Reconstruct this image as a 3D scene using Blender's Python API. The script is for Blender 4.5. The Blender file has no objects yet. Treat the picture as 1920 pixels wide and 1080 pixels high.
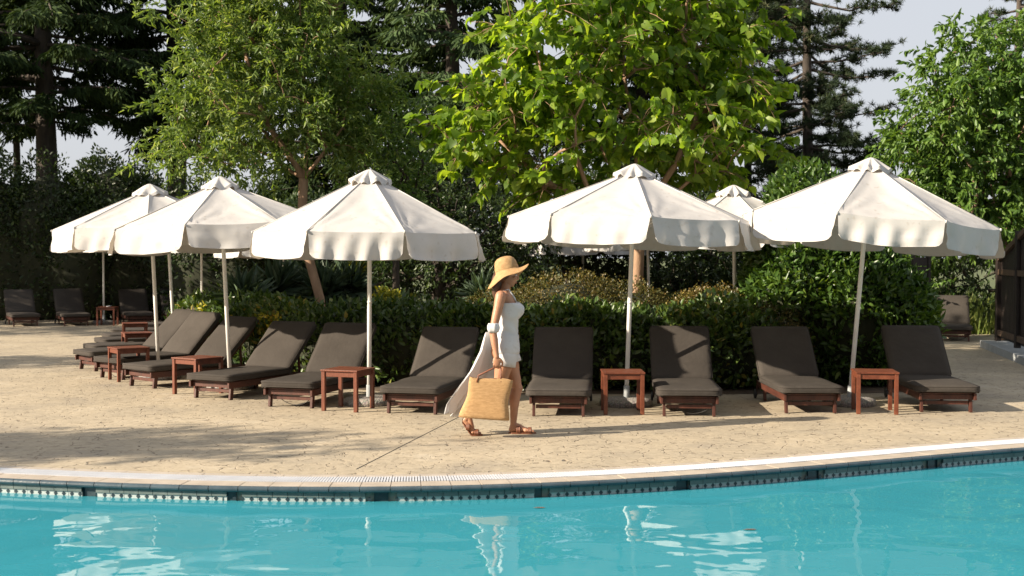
import bpy, bmesh, math, random
import numpy as np
from mathutils import Vector, Matrix, noise
R = math.radians
PI = math.pi
sc = bpy.context.scene
COL = sc.collection

# ------------------------------------------------------------ camera
CAMH = 1.7
FPX = 2300.0
PITCH = math.atan(60.0 / FPX)
cam_d = bpy.data.cameras.new("camera")
cam = bpy.data.objects.new("camera", cam_d)
COL.objects.link(cam)
cam.location = (0, 0, CAMH)
cam.rotation_euler = (PI / 2 - PITCH, 0, 0)
cam_d.sensor_width = 36
cam_d.lens = 36 * FPX / 1920
cam_d.clip_start = 0.1
cam_d.clip_end = 2000
cam_d.dof.use_dof = True
cam_d.dof.focus_distance = 13.0
cam_d.dof.aperture_fstop = 3.2
sc.camera = cam

# ------------------------------------------------------------ light
SUN_EL = R(25.5)
SUN_TRAVEL = (0.935, 0.355)            # horizontal direction the light travels
w = bpy.data.worlds.new("World")
sc.world = w
w.use_nodes = True
nt = w.node_tree
bg = nt.nodes["Background"]
sky = nt.nodes.new("ShaderNodeTexSky")
sky.sky_type = 'NISHITA'
sky.sun_disc = False
sky.sun_elevation = SUN_EL
sx, sy = -SUN_TRAVEL[0], -SUN_TRAVEL[1]
sky.sun_rotation = math.atan2(sx, sy)
sky.air_density = 1.0
sky.dust_density = 3.5
sky.ozone_density = 1.2
hz_ = nt.nodes.new("ShaderNodeMix"); hz_.data_type = 'RGBA'; hz_.inputs[0].default_value = 0.82
nt.links.new(sky.outputs[0], hz_.inputs[6]); hz_.inputs[7].default_value = (4.9, 5.0, 5.3, 1)   # thin milky summer haze over the whole sky
nt.links.new(hz_.outputs[2], bg.inputs[0])
bg.inputs[1].default_value = 0.068
sd = bpy.data.lights.new("sun", 'SUN')
sd.energy = 5.0
sd.angle = R(0.6)
sd.color = (1.0, 0.86, 0.68)
sun = bpy.data.objects.new("sun", sd)
COL.objects.link(sun)
hx, hy = SUN_TRAVEL
hl = math.hypot(hx, hy)
dvec = Vector((hx / hl * math.cos(SUN_EL), hy / hl * math.cos(SUN_EL), -math.sin(SUN_EL)))
sun.rotation_euler = dvec.to_track_quat('-Z', 'Y').to_euler()
sun.location = (-20, -5, 12)

sc.view_settings.view_transform = 'Standard'
sc.view_settings.look = 'None'
sc.view_settings.gamma = 1
sc.view_settings.exposure = 1.17
sc.cycles.max_bounces = 8
sc.cycles.transparent_max_bounces = 12
sc.cycles.caustics_reflective = False
sc.cycles.caustics_refractive = False

# ------------------------------------------------------------ helpers
def G(px, py, z=0.0):
    """world point at height z under photo pixel (1920x1080)"""
    ny = (540 - py) / FPX
    nx = (px - 960) / FPX
    f = Vector((0, math.cos(PITCH), -math.sin(PITCH)))
    u = Vector((0, math.sin(PITCH), math.cos(PITCH)))
    d = f + u * ny + Vector((1, 0, 0)) * nx
    t = (z - CAMH) / d.z
    return Vector((0, 0, CAMH)) + d * t

def WX(px, Y):
    return (px - 960) / FPX * Y

def HZ(py, Y):
    return CAMH + (480 - py) / FPX * Y

def tag(o, label=None, cat=None, group=None, kind=None):
    if label: o['label'] = label
    if cat: o['category'] = cat
    if group: o['group'] = group
    if kind: o['kind'] = kind
    return o

def empty(name, loc=(0, 0, 0), rz=0.0, label=None, cat=None, group=None, kind=None):
    o = bpy.data.objects.new(name, None)
    o.empty_display_size = 0.2
    COL.objects.link(o)
    o.location = loc
    o.rotation_euler = (0, 0, rz)
    return tag(o, label, cat, group, kind)

def link(name, me, mat, parent=None):
    o = bpy.data.objects.new(name, me)
    COL.objects.link(o)
    if mat: me.materials.append(mat)
    if parent: o.parent = parent
    return o

class MB:
    def __init__(s):
        s.v = []; s.f = []; s.sm = []
    def add(s, vs, fs, smooth=False):
        b = len(s.v)
        s.v += [tuple(p) for p in vs]
        for f in fs:
            s.f.append(tuple(i + b for i in f)); s.sm.append(smooth)
    def box(s, c, d, M=None, bev=0.0):
        x, y, z = d[0] / 2, d[1] / 2, d[2] / 2
        if bev <= 0:
            vs = [Vector((a * x, b * y, e * z)) for e in (-1, 1) for b in (-1, 1) for a in (-1, 1)]
            fs = [(0, 2, 3, 1), (4, 5, 7, 6), (0, 1, 5, 4), (2, 6, 7, 3), (0, 4, 6, 2), (1, 3, 7, 5)]
        else:
            bm = bmesh.new()
            bmesh.ops.create_cube(bm, size=1)
            for v in bm.verts: v.co = Vector((v.co.x * d[0], v.co.y * d[1], v.co.z * d[2]))
            bmesh.ops.bevel(bm, geom=bm.edges[:], offset=bev, segments=2, affect='EDGES', profile=0.6)
            bm.verts.index_update()
            vs = [v.co.copy() for v in bm.verts]
            fs = [tuple(v.index for v in f.verts) for f in bm.faces]
            bm.free()
        c = Vector(c)
        if M is not None: vs = [M @ v + c for v in vs]
        else: vs = [v + c for v in vs]
        s.add(vs, fs)
    def bar(s, a, b, w, h, bev=0.0, up=(0, 0, 1)):
        a = Vector(a); b = Vector(b); d = b - a; L = d.length
        d.normalize(); up = Vector(up)
        if abs(d.dot(up)) > 0.99: up = Vector((1, 0, 0))
        y = up.cross(d).normalized(); z = d.cross(y)
        M = Matrix((d, y, z)).transposed()
        s.box((a + b) / 2, (L, w, h), M, bev)
    def tube(s, pts, rad, n=8, caps=True, smooth=True):
        pts = [Vector(p) for p in pts]
        if not hasattr(rad, '__len__'): rad = [rad] * len(pts)
        vs = []; fs = []
        prev = None
        for i, p in enumerate(pts):
            t = (pts[min(i + 1, len(pts) - 1)] - pts[max(i - 1, 0)])
            if t.length < 1e-9: t = Vector((0, 0, 1))
            t.normalize()
            if prev is None:
                a = Vector((1, 0, 0)) if abs(t.x) < 0.8 else Vector((0, 1, 0))
                x = t.cross(a).normalized()
            else:
                x = (prev - t * prev.dot(t)).normalized()
            prev = x
            y = t.cross(x)
            for k in range(n):
                an = 2 * PI * k / n
                vs.append(p + (x * math.cos(an) + y * math.sin(an)) * rad[i])
        for i in range(len(pts) - 1):
            for k in range(n):
                k2 = (k + 1) % n
                fs.append((i * n + k, i * n + k2, (i + 1) * n + k2, (i + 1) * n + k))
        if caps:
            fs.append(tuple(range(n))[::-1]); fs.append(tuple((len(pts) - 1) * n + k for k in range(n)))
        s.add(vs, fs, smooth)
    def lathe(s, prof, n=32, c=(0, 0, 0), smooth=True):
        vs = []; fs = []
        for r, z in prof:
            for k in range(n):
                an = 2 * PI * k / n
                vs.append((c[0] + r * math.cos(an), c[1] + r * math.sin(an), c[2] + z))
        for i in range(len(prof) - 1):
            for k in range(n):
                k2 = (k + 1) % n
                fs.append((i * n + k, i * n + k2, (i + 1) * n + k2, (i + 1) * n + k))
        s.add(vs, fs, smooth)
    def ell(s, c, r, M=None, nu=16, nv=10):
        c = Vector(c); vs = []; fs = []
        for j in range(nv + 1):
            ph = PI * j / nv
            for i in range(nu):
                th = 2 * PI * i / nu
                p = Vector((r[0] * math.sin(ph) * math.cos(th), r[1] * math.sin(ph) * math.sin(th), r[2] * math.cos(ph)))
                if M is not None: p = M @ p
                vs.append(c + p)
        for j in range(nv):
            for i in range(nu):
                i2 = (i + 1) % nu
                fs.append((j * nu + i, (j + 1) * nu + i, (j + 1) * nu + i2, j * nu + i2))
        s.add(vs, fs, True)
    def build(s, name, mat, parent=None):
        me = bpy.data.meshes.new(name)
        me.from_pydata(s.v, [], s.f)
        me.polygons.foreach_set('use_smooth', s.sm)
        me.update()
        return link(name, me, mat, parent)

# ------------------------------------------------------------ materials
def new_mat(name):
    m = bpy.data.materials.new(name); m.use_nodes = True
    n = m.node_tree
    return m, n.nodes, n.links, n.nodes['Principled BSDF']

def noise_node(N, Lk, scale, detail=4, rough=0.55, vec=None, dist=0):
    t = N.new('ShaderNodeTexNoise')
    t.inputs['Scale'].default_value = scale
    t.inputs['Detail'].default_value = detail
    t.inputs['Roughness'].default_value = rough
    t.inputs['Distortion'].default_value = dist
    if vec: Lk.new(vec, t.inputs['Vector'])
    return t

def ramp(N, Lk, fac, stops):
    r = N.new('ShaderNodeValToRGB')
    e = r.color_ramp.elements
    while len(e) < len(stops): e.new(0.5)
    for i, (p, c) in enumerate(stops):
        e[i].position = p
        e[i].color = (*c, 1) if hasattr(c, '__len__') else (c, c, c, 1)
    Lk.new(fac, r.inputs[0])
    return r

def obj_coord(N):
    return N.new('ShaderNodeTexCoord').outputs['Object']

def simple(name, c1, c2, scale=8, rough=0.6, bump=0.0, bscale=60, stretch=None, spec=0.5, detail=5):
    m, N, Lk, P = new_mat(name)
    vec = obj_coord(N)
    if stretch:
        mp = N.new('ShaderNodeMapping'); mp.inputs['Scale'].default_value = stretch
        Lk.new(vec, mp.inputs[0]); vec = mp.outputs[0]
    n = noise_node(N, Lk, scale, detail, 0.6, vec)
    r = ramp(N, Lk, n.outputs[0], [(0.3, c1), (0.7, c2)])
    Lk.new(r.outputs[0], P.inputs['Base Color'])
    P.inputs['Roughness'].default_value = rough
    P.inputs['Specular IOR Level'].default_value = spec
    if bump > 0:
        n2 = noise_node(N, Lk, bscale, 4, 0.6, vec)
        b = N.new('ShaderNodeBump'); b.inputs['Strength'].default_value = bump; b.inputs['Distance'].default_value = 0.01
        Lk.new(n2.outputs[0], b.inputs['Height']); Lk.new(b.outputs[0], P.inputs['Normal'])
    return m

def leaf_mat(name, cols, trans=0.35, tcol=(1.5, 1.45, 0.5), rough=0.42, spec=0.4):
    m, N, Lk, P = new_mat(name)
    at = N.new('ShaderNodeAttribute'); at.attribute_name = 'tint'
    n = len(cols)
    r = ramp(N, Lk, at.outputs['Fac'], [(p, c) for p, c in cols])
    Lk.new(r.outputs[0], P.inputs['Base Color'])
    P.inputs['Roughness'].default_value = rough
    P.inputs['Specular IOR Level'].default_value = spec
    tr = N.new('ShaderNodeBsdfTranslucent')
    mx = N.new('ShaderNodeMix'); mx.data_type = 'RGBA'; mx.blend_type = 'MULTIPLY'; mx.inputs[0].default_value = 1
    Lk.new(r.outputs[0], mx.inputs[6]); mx.inputs[7].default_value = (*tcol, 1)
    Lk.new(mx.outputs[2], tr.inputs[0])
    ms = N.new('ShaderNodeMixShader'); ms.inputs[0].default_value = trans
    Lk.new(P.outputs[0], ms.inputs[1]); Lk.new(tr.outputs[0], ms.inputs[2])
    Lk.new(ms.outputs[0], N['Material Output'].inputs[0])
    return m

M = {}
M['bark'] = simple('bark_brown', (0.10, 0.065, 0.04), (0.24, 0.155, 0.095), 9, 0.85, 0.8, 40, (1, 1, 0.25))
M['bark_red'] = simple('bark_reddish', (0.20, 0.12, 0.07), (0.38, 0.24, 0.15), 10, 0.8, 0.6, 50, (1, 1, 0.3))
M['bark_dark'] = simple('bark_dark', (0.028, 0.023, 0.019), (0.085, 0.066, 0.052), 6, 0.9, 0.9, 30, (1, 1, 0.3))
M['pole'] = simple('white_pole_paint', (0.74, 0.73, 0.70), (0.84, 0.83, 0.80), 5, 0.4, 0.05, 40)
M['rubber'] = simple('black_rubber', (0.02, 0.02, 0.02), (0.035, 0.033, 0.03), 20, 0.6)
M['dark_wood'] = simple('dark_stained_wood', (0.010, 0.007, 0.006), (0.028, 0.018, 0.013), 14, 0.6, 0.3, 60, (1, 1, 0.15))
M['rail_wood'] = simple('weathered_rail_wood', (0.05, 0.03, 0.02), (0.12, 0.075, 0.045), 14, 0.7, 0.3, 60, (0.2, 1, 1))
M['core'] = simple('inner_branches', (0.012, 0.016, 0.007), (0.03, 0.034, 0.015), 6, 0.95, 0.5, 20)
M['grout'] = simple('grout', (0.25, 0.23, 0.2), (0.36, 0.33, 0.28), 20, 0.9)
M['soil'] = simple('garden_soil', (0.05, 0.036, 0.024), (0.12, 0.085, 0.055), 3, 0.95, 0.8, 12)
M['kerb'] = simple('grey_kerb_concrete', (0.26, 0.28, 0.29), (0.36, 0.38, 0.39), 4, 0.8, 0.3, 60)

def wood_table():
    m, N, Lk, P = new_mat('reddish_hardwood')
    vec = obj_coord(N)
    mp = N.new('ShaderNodeMapping'); mp.inputs['Scale'].default_value = (6, 60, 8)
    Lk.new(vec, mp.inputs[0])
    n = noise_node(N, Lk, 1.6, 6, 0.6, mp.outputs[0], 0.6)
    r = ramp(N, Lk, n.outputs[0], [(0.25, (0.07, 0.019, 0.010)), (0.5, (0.135, 0.038, 0.018)), (0.78, (0.20, 0.068, 0.034))])
    Lk.new(r.outputs[0], P.inputs['Base Color'])
    P.inputs['Roughness'].default_value = 0.42
    b = N.new('ShaderNodeBump'); b.inputs['Strength'].default_value = 0.25; b.inputs['Distance'].default_value = 0.003
    Lk.new(n.outputs[0], b.inputs['Height']); Lk.new(b.outputs[0], P.inputs['Normal'])
    return m
M['table'] = wood_table()
M['lounger_wood'] = simple('dark_red_lounger_wood', (0.04, 0.013, 0.009), (0.10, 0.032, 0.019), 7, 0.5, 0.2, 50, (0.3, 3, 1))

def cushion_mat():
    m, N, Lk, P = new_mat('brown_grey_cushion_fabric')
    vec = obj_coord(N)
    n = noise_node(N, Lk, 3.0, 5, 0.6, vec)
    oi = N.new('ShaderNodeObjectInfo')
    r = ramp(N, Lk, n.outputs[0], [(0.25, (0.050, 0.044, 0.039)), (0.75, (0.069, 0.061, 0.054))])
    wv = noise_node(N, Lk, 900, 2, 0.5, vec)
    mx = N.new('ShaderNodeMix'); mx.data_type = 'RGBA'; mx.blend_type = 'MULTIPLY'; mx.inputs[0].default_value = 0.5
    Lk.new(r.outputs[0], mx.inputs[6]); Lk.new(wv.outputs[0], mx.inputs[7])
    hs = N.new('ShaderNodeHueSaturation')
    mr = N.new('ShaderNodeMapRange'); mr.inputs[3].default_value = 1.1; mr.inputs[4].default_value = 1.45
    Lk.new(oi.outputs['Random'], mr.inputs[0]); Lk.new(mr.outputs[0], hs.inputs['Value'])
    Lk.new(mx.outputs[2], hs.inputs['Color'])
    Lk.new(hs.outputs[0], P.inputs['Base Color'])
    P.inputs['Roughness'].default_value = 0.9
    P.inputs['Specular IOR Level'].default_value = 0.12
    n3 = noise_node(N, Lk, 14, 3, 0.5, vec)
    b = N.new('ShaderNodeBump'); b.inputs['Strength'].default_value = 0.5; b.inputs['Distance'].default_value = 0.012
    Lk.new(n3.outputs[0], b.inputs['Height']); Lk.new(b.outputs[0], P.inputs['Normal'])
    return m
M['cushion'] = cushion_mat()

def canvas_mat(name, col=(0.53, 0.52, 0.51), trans=0.12, tc=(0.75, 0.65, 0.52)):
    m, N, Lk, P = new_mat(name)
    vec = obj_coord(N)
    n = noise_node(N, Lk, 2.2, 6, 0.65, vec)
    lo = tuple(c * 0.90 for c in col)
    r = ramp(N, Lk, n.outputs[0], [(0.28, lo), (0.6, col)])
    # faint stains and specks
    n2 = noise_node(N, Lk, 17, 2, 0.5, vec)
    r2 = ramp(N, Lk, n2.outputs[0], [(0.62, (1, 1, 1)), (0.80, (0.66, 0.60, 0.52))])
    mx = N.new('ShaderNodeMix'); mx.data_type = 'RGBA'; mx.blend_type = 'MULTIPLY'; mx.inputs[0].default_value = 0.6
    Lk.new(r.outputs[0], mx.inputs[6]); Lk.new(r2.outputs[0], mx.inputs[7])
    Lk.new(mx.outputs[2], P.inputs['Base Color'])
    P.inputs['Roughness'].default_value = 0.85
    P.inputs['Specular IOR Level'].default_value = 0.2
    mp = N.new('ShaderNodeMapping'); mp.inputs['Scale'].default_value = (1, 1, 0.5)
    Lk.new(vec, mp.inputs[0])
    n3 = noise_node(N, Lk, 3.5, 2, 0.4, mp.outputs[0], 0.4)
    b = N.new('ShaderNodeBump'); b.inputs['Strength'].default_value = 0.5; b.inputs['Distance'].default_value = 0.022
    Lk.new(n3.outputs[0], b.inputs['Height']); Lk.new(b.outputs[0], P.inputs['Normal'])
    tr = N.new('ShaderNodeBsdfTranslucent'); tr.inputs[0].default_value = (*tc, 1)
    ms = N.new('ShaderNodeMixShader'); ms.inputs[0].default_value = trans
    Lk.new(P.outputs[0], ms.inputs[1]); Lk.new(tr.outputs[0], ms.inputs[2])
    Lk.new(ms.outputs[0], N['Material Output'].inputs[0])
    return m
M['canvas'] = canvas_mat('off_white_canvas')

def pebble_mat():
    m, N, Lk, P = new_mat('washed_pebble_concrete')
    vec = obj_coord(N)
    v = N.new('ShaderNodeTexVoronoi'); v.inputs['Scale'].default_value = 55; Lk.new(vec, v.inputs[0])
    r = ramp(N, Lk, v.outputs['Distance'], [(0.1, (0.42, 0.35, 0.27)), (0.7, (0.17, 0.14, 0.11))])
    mx = N.new('ShaderNodeMix'); mx.data_type = 'RGBA'; mx.inputs[0].default_value = 0.10
    Lk.new(r.outputs[0], mx.inputs[6]); Lk.new(v.outputs['Color'], mx.inputs[7])
    hs = N.new('ShaderNodeHueSaturation'); hs.inputs['Saturation'].default_value = 0.45; hs.inputs['Value'].default_value = 0.9
    Lk.new(mx.outputs[2], hs.inputs['Color'])
    Lk.new(hs.outputs[0], P.inputs['Base Color']); P.inputs['Roughness'].default_value = 0.85
    b = N.new('ShaderNodeBump'); b.inputs['Strength'].default_value = 0.8; b.inputs['Distance'].default_value = 0.006; b.invert = True
    Lk.new(v.outputs['Distance'], b.inputs['Height']); Lk.new(b.outputs[0], P.inputs['Normal'])
    return m
M['pebble'] = pebble_mat()

def deck_mat():
    m, N, Lk, P = new_mat('stamped_concrete')
    vec = obj_coord(N)
    wn = noise_node(N, Lk, 2.3, 3, 0.5, vec)
    wm = N.new('ShaderNodeVectorMath'); wm.operation = 'SCALE'; wm.inputs['Scale'].default_value = 0.28
    Lk.new(wn.outputs['Color'], wm.inputs[0])
    wa = N.new('ShaderNodeVectorMath'); wa.operation = 'ADD'
    Lk.new(vec, wa.inputs[0]); Lk.new(wm.outputs[0], wa.inputs[1])
    v = N.new('ShaderNodeTexVoronoi'); v.feature = 'DISTANCE_TO_EDGE'; v.inputs['Scale'].default_value = 4.6
    Lk.new(wa.outputs[0], v.inputs['Vector'])
    crack = ramp(N, Lk, v.outputs['Distance'], [(0.006, 1.0), (0.030, 0.0)])
    # broken strokes: cracks only show where the mask is high
    mk = noise_node(N, Lk, 8.5, 3, 0.6, vec)
    mr = ramp(N, Lk, mk.outputs[0], [(0.50, 0.0), (0.58, 1.0)])
    cm = N.new('ShaderNodeMath'); cm.operation = 'MULTIPLY'
    Lk.new(crack.outputs[0], cm.inputs[0]); Lk.new(mr.outputs[0], cm.inputs[1])
    # second finer set
    v2 = N.new('ShaderNodeTexVoronoi'); v2.feature = 'DISTANCE_TO_EDGE'; v2.inputs['Scale'].default_value = 8
    Lk.new(wa.outputs[0], v2.inputs['Vector'])
    c2 = ramp(N, Lk, v2.outputs['Distance'], [(0.01, 1.0), (0.05, 0.0)])
    mk2 = noise_node(N, Lk, 6.3, 3, 0.6, wa.outputs[0])
    mr2 = ramp(N, Lk, mk2.outputs[0], [(0.53, 0.0), (0.63, 0.75)])
    cm2 = N.new('ShaderNodeMath'); cm2.operation = 'MULTIPLY'
    Lk.new(c2.outputs[0], cm2.inputs[0]); Lk.new(mr2.outputs[0], cm2.inputs[1])
    mxm = N.new('ShaderNodeMath'); mxm.operation = 'MAXIMUM'
    Lk.new(cm.outputs[0], mxm.inputs[0]); Lk.new(cm2.outputs[0], mxm.inputs[1])
    n1 = noise_node(N, Lk, 0.9, 6, 0.65, vec)
    r1 = ramp(N, Lk, n1.outputs[0], [(0.28, (0.30, 0.265, 0.215)), (0.45, (0.38, 0.33, 0.25)), (0.58, (0.43, 0.37, 0.275)), (0.75, (0.47, 0.425, 0.345))])
    n2 = noise_node(N, Lk, 14, 5, 0.7, vec)
    r2 = ramp(N, Lk, n2.outputs[0], [(0.3, (0.80, 0.78, 0.75)), (0.65, (1.05, 1.04, 1.02))])
    mx = N.new('ShaderNodeMix'); mx.data_type = 'RGBA'; mx.blend_type = 'MULTIPLY'; mx.inputs[0].default_value = 1
    Lk.new(r1.outputs[0], mx.inputs[6]); Lk.new(r2.outputs[0], mx.inputs[7])
    # yellow water stains
    mx2 = N.new('ShaderNodeMix'); mx2.data_type = 'RGBA'
    Lk.new(mxm.outputs[0], mx2.inputs[0]); Lk.new(mx.outputs[2], mx2.inputs[6]); mx2.inputs[7].default_value = (0.14, 0.11, 0.08, 1)
    Lk.new(mx2.outputs[2], P.inputs['Base Color'])
    P.inputs['Roughness'].default_value = 0.75
    P.inputs['Specular IOR Level'].default_value = 0.3
    sb = N.new('ShaderNodeMath'); sb.operation = 'MULTIPLY_ADD'; sb.inputs[1].default_value = -1.0
    Lk.new(mxm.outputs[0], sb.inputs[0])
    n4 = noise_node(N, Lk, 7, 5, 0.6, wa.outputs[0]); Lk.new(n4.outputs[0], sb.inputs[2])
    b = N.new('ShaderNodeBump'); b.inputs['Strength'].default_value = 0.7; b.inputs['Distance'].default_value = 0.012
    Lk.new(sb.outputs[0], b.inputs['Height']); Lk.new(b.outputs[0], P.inputs['Normal'])
    return m
M['deck'] = deck_mat()

def tile_mat(name, a, b_, rough=0.5):
    return simple(name, a, b_, 6, rough, 0.15, 50)
M['coping'] = tile_mat('beige_coping_tile', (0.36, 0.31, 0.25), (0.48, 0.42, 0.35))
M['nose'] = tile_mat('slate_blue_glazed_tile', (0.035, 0.055, 0.07), (0.07, 0.10, 0.12), 0.25)
M['course'] = tile_mat('grey_blue_tile_course', (0.08, 0.11, 0.11), (0.17, 0.20, 0.19), 0.3)
M['white_tile'] = tile_mat('white_glazed_tile', (0.38, 0.43, 0.43), (0.50, 0.54, 0.53), 0.25)
M['diamond'] = tile_mat('dark_diamond_tile', (0.02, 0.03, 0.04), (0.05, 0.07, 0.08), 0.2)
M['grate'] = tile_mat('white_plastic_grate', (0.50, 0.52, 0.56), (0.60, 0.62, 0.66), 0.4)

def pool_mat():
    m, N, Lk, P = new_mat('turquoise_pool_tile')
    vec = obj_coord(N)
    n = noise_node(N, Lk, 0.35, 3, 0.5, vec)
    r = ramp(N, Lk, n.outputs[0], [(0.3, (0.06, 0.44, 0.54)), (0.7, (0.11, 0.54, 0.62))])
    Lk.new(r.outputs[0], P.inputs['Base Color']); P.inputs['Roughness'].default_value = 0.5
    return m
M['pool'] = pool_mat()

def water_mat():
    m, N, Lk, P = new_mat('pool_water')
    N.remove(P)
    vec = obj_coord(N)
    mp = N.new('ShaderNodeMapping'); mp.inputs['Scale'].default_value = (0.8, 1.0, 1)
    Lk.new(vec, mp.inputs[0])
    n1 = noise_node(N, Lk, 1.5, 2, 0.4, mp.outputs[0], 0.3)
    n2 = noise_node(N, Lk, 5.5, 2, 0.4, mp.outputs[0], 0.2)
    a = N.new('ShaderNodeMath'); a.operation = 'MULTIPLY_ADD'; a.inputs[1].default_value = 0.07
    Lk.new(n2.outputs[0], a.inputs[0]); Lk.new(n1.outputs[0], a.inputs[2])
    b = N.new('ShaderNodeBump'); b.inputs['Strength'].default_value = 1.0; b.inputs['Distance'].default_value = 0.020
    Lk.new(a.outputs[0], b.inputs['Height'])
    fr = N.new('ShaderNodeFresnel'); fr.inputs['IOR'].default_value = 1.36; Lk.new(b.outputs[0], fr.inputs['Normal'])
    gl = N.new('ShaderNodeBsdfGlossy'); gl.inputs['Roughness'].default_value = 0.01
    gl.inputs['Color'].default_value = (1, 1, 1, 1); Lk.new(b.outputs[0], gl.inputs['Normal'])
    tr = N.new('ShaderNodeBsdfTransparent'); tr.inputs[0].default_value = (0.62, 0.96, 0.99, 1)
    df = N.new('ShaderNodeBsdfDiffuse'); df.inputs[0].default_value = (0.06, 0.41, 0.52, 1)
    m1 = N.new('ShaderNodeMixShader'); m1.inputs[0].default_value = 0.64
    Lk.new(tr.outputs[0], m1.inputs[1]); Lk.new(df.outputs[0], m1.inputs[2])
    m2 = N.new('ShaderNodeMixShader'); Lk.new(fr.outputs[0], m2.inputs[0])
    Lk.new(m1.outputs[0], m2.inputs[1]); Lk.new(gl.outputs[0], m2.inputs[2])
    Lk.new(m2.outputs[0], N['Material Output'].inputs[0])
    return m
M['water'] = water_mat()

# foliage materials (variation by the per-leaf attribute "tint")
LM = {}
LM['catalpa'] = leaf_mat('large_light_green_leaf', [(0.0, (0.07, 0.14, 0.018)), (0.5, (0.16, 0.27, 0.03)), (1.0, (0.33, 0.43, 0.07))], 0.58, (1.7, 1.55, 0.5))
LM['ash'] = leaf_mat('narrow_green_leaf', [(0.0, (0.065, 0.12, 0.03)), (0.55, (0.145, 0.22, 0.055)), (1.0, (0.30, 0.36, 0.13))], 0.45)
LM['hedge'] = leaf_mat('dark_hedge_leaf', [(0.0, (0.025, 0.05, 0.014)), (0.55, (0.065, 0.115, 0.026)), (0.85, (0.13, 0.18, 0.04)), (1.0, (0.28, 0.22, 0.05))], 0.25, rough=0.35)
LM['laurel'] = leaf_mat('laurel_leaf', [(0.0, (0.03, 0.062, 0.015)), (0.6, (0.06, 0.12, 0.022)), (1.0, (0.14, 0.21, 0.035))], 0.3, rough=0.33)
LM['rust'] = leaf_mat('rusty_small_leaf', [(0.0, (0.05, 0.06, 0.018)), (0.55, (0.10, 0.09, 0.025)), (0.85, (0.19, 0.12, 0.035)), (1.0, (0.26, 0.22, 0.05))], 0.25)
LM['yellow'] = leaf_mat('yellow_variegated_leaf', [(0.0, (0.10, 0.16, 0.03)), (0.5, (0.42, 0.40, 0.05)), (0.85, (0.62, 0.48, 0.06)), (1.0, (0.6, 0.22, 0.05))], 0.3)
LM['yucca'] = leaf_mat('blue_green_blade', [(0.0, (0.05, 0.085, 0.05)), (1.0, (0.12, 0.17, 0.11))], 0.15)
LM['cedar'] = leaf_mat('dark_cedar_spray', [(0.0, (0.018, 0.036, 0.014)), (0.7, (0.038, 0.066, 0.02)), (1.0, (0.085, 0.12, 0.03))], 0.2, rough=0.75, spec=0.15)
LM['cedar_lit'] = leaf_mat('sunlit_cedar_spray', [(0.0, (0.035, 0.065, 0.025)), (0.7, (0.07, 0.115, 0.04)), (1.0, (0.12, 0.17, 0.06))], 0.2, rough=0.7, spec=0.2)  # brighter copy of the cedar leaf, sunlight put into its colour
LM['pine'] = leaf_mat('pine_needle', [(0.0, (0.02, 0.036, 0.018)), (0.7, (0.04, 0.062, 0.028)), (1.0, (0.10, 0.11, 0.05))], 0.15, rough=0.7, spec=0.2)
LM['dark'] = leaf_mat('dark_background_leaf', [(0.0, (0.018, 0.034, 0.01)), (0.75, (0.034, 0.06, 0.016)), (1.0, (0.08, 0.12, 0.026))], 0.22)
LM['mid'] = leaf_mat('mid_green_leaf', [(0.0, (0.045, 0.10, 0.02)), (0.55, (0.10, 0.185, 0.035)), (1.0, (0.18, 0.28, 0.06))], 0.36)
LM['grass'] = leaf_mat('meadow_grass_blade', [(0.0, (0.08, 0.13, 0.03)), (0.6, (0.16, 0.22, 0.05)), (1.0, (0.32, 0.33, 0.10))], 0.35)

# ------------------------------------------------------------ leaf meshes
TPL = {
 'diamond': ([(0, 0, 0), (.42, .5, .07), (1, 0, -.10), (.42, -.5, .07)], [(0, 1, 2), (0, 2, 3)]),
 'lance': ([(0, 0, 0), (.28, .46, .05), (.62, .40, .03), (1, 0, -.14), (.62, -.40, .03), (.28, -.46, .05)], [(0, 1, 2, 3), (0, 3, 4, 5)]),
 'heart': ([(0, 0, 0), (-.10, .26, .05), (.14, .50, .08), (.5, .40, .03), (1.0, 0, -.26), (.5, -.40, .03), (.14, -.50, .08), (-.10, -.26, .05), (.45, 0, -.03)],
           [(0, 1, 2, 8), (8, 2, 3, 4), (8, 4, 5, 6), (0, 8, 6, 7)]),
 'needle': ([(0, .5, 0), (1, 0, -.06), (0, -.5, 0)], [(0, 2, 1)]),
 'spray': ([(0, 0, 0), (.3, .5, -.02), (.55, .16, -.06), (.8, .4, -.16), (1, 0, -.25), (.75, -.35, -.14), (.5, -.15, -.05), (.32, -.5, -.03)],
           [(0, 1, 2, 4), (2, 3, 4, 4), (0, 4, 6, 7), (4, 5, 6, 6)]),
}

def norm(a):
    return a / np.maximum(np.linalg.norm(a, axis=-1, keepdims=True), 1e-9)

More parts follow.
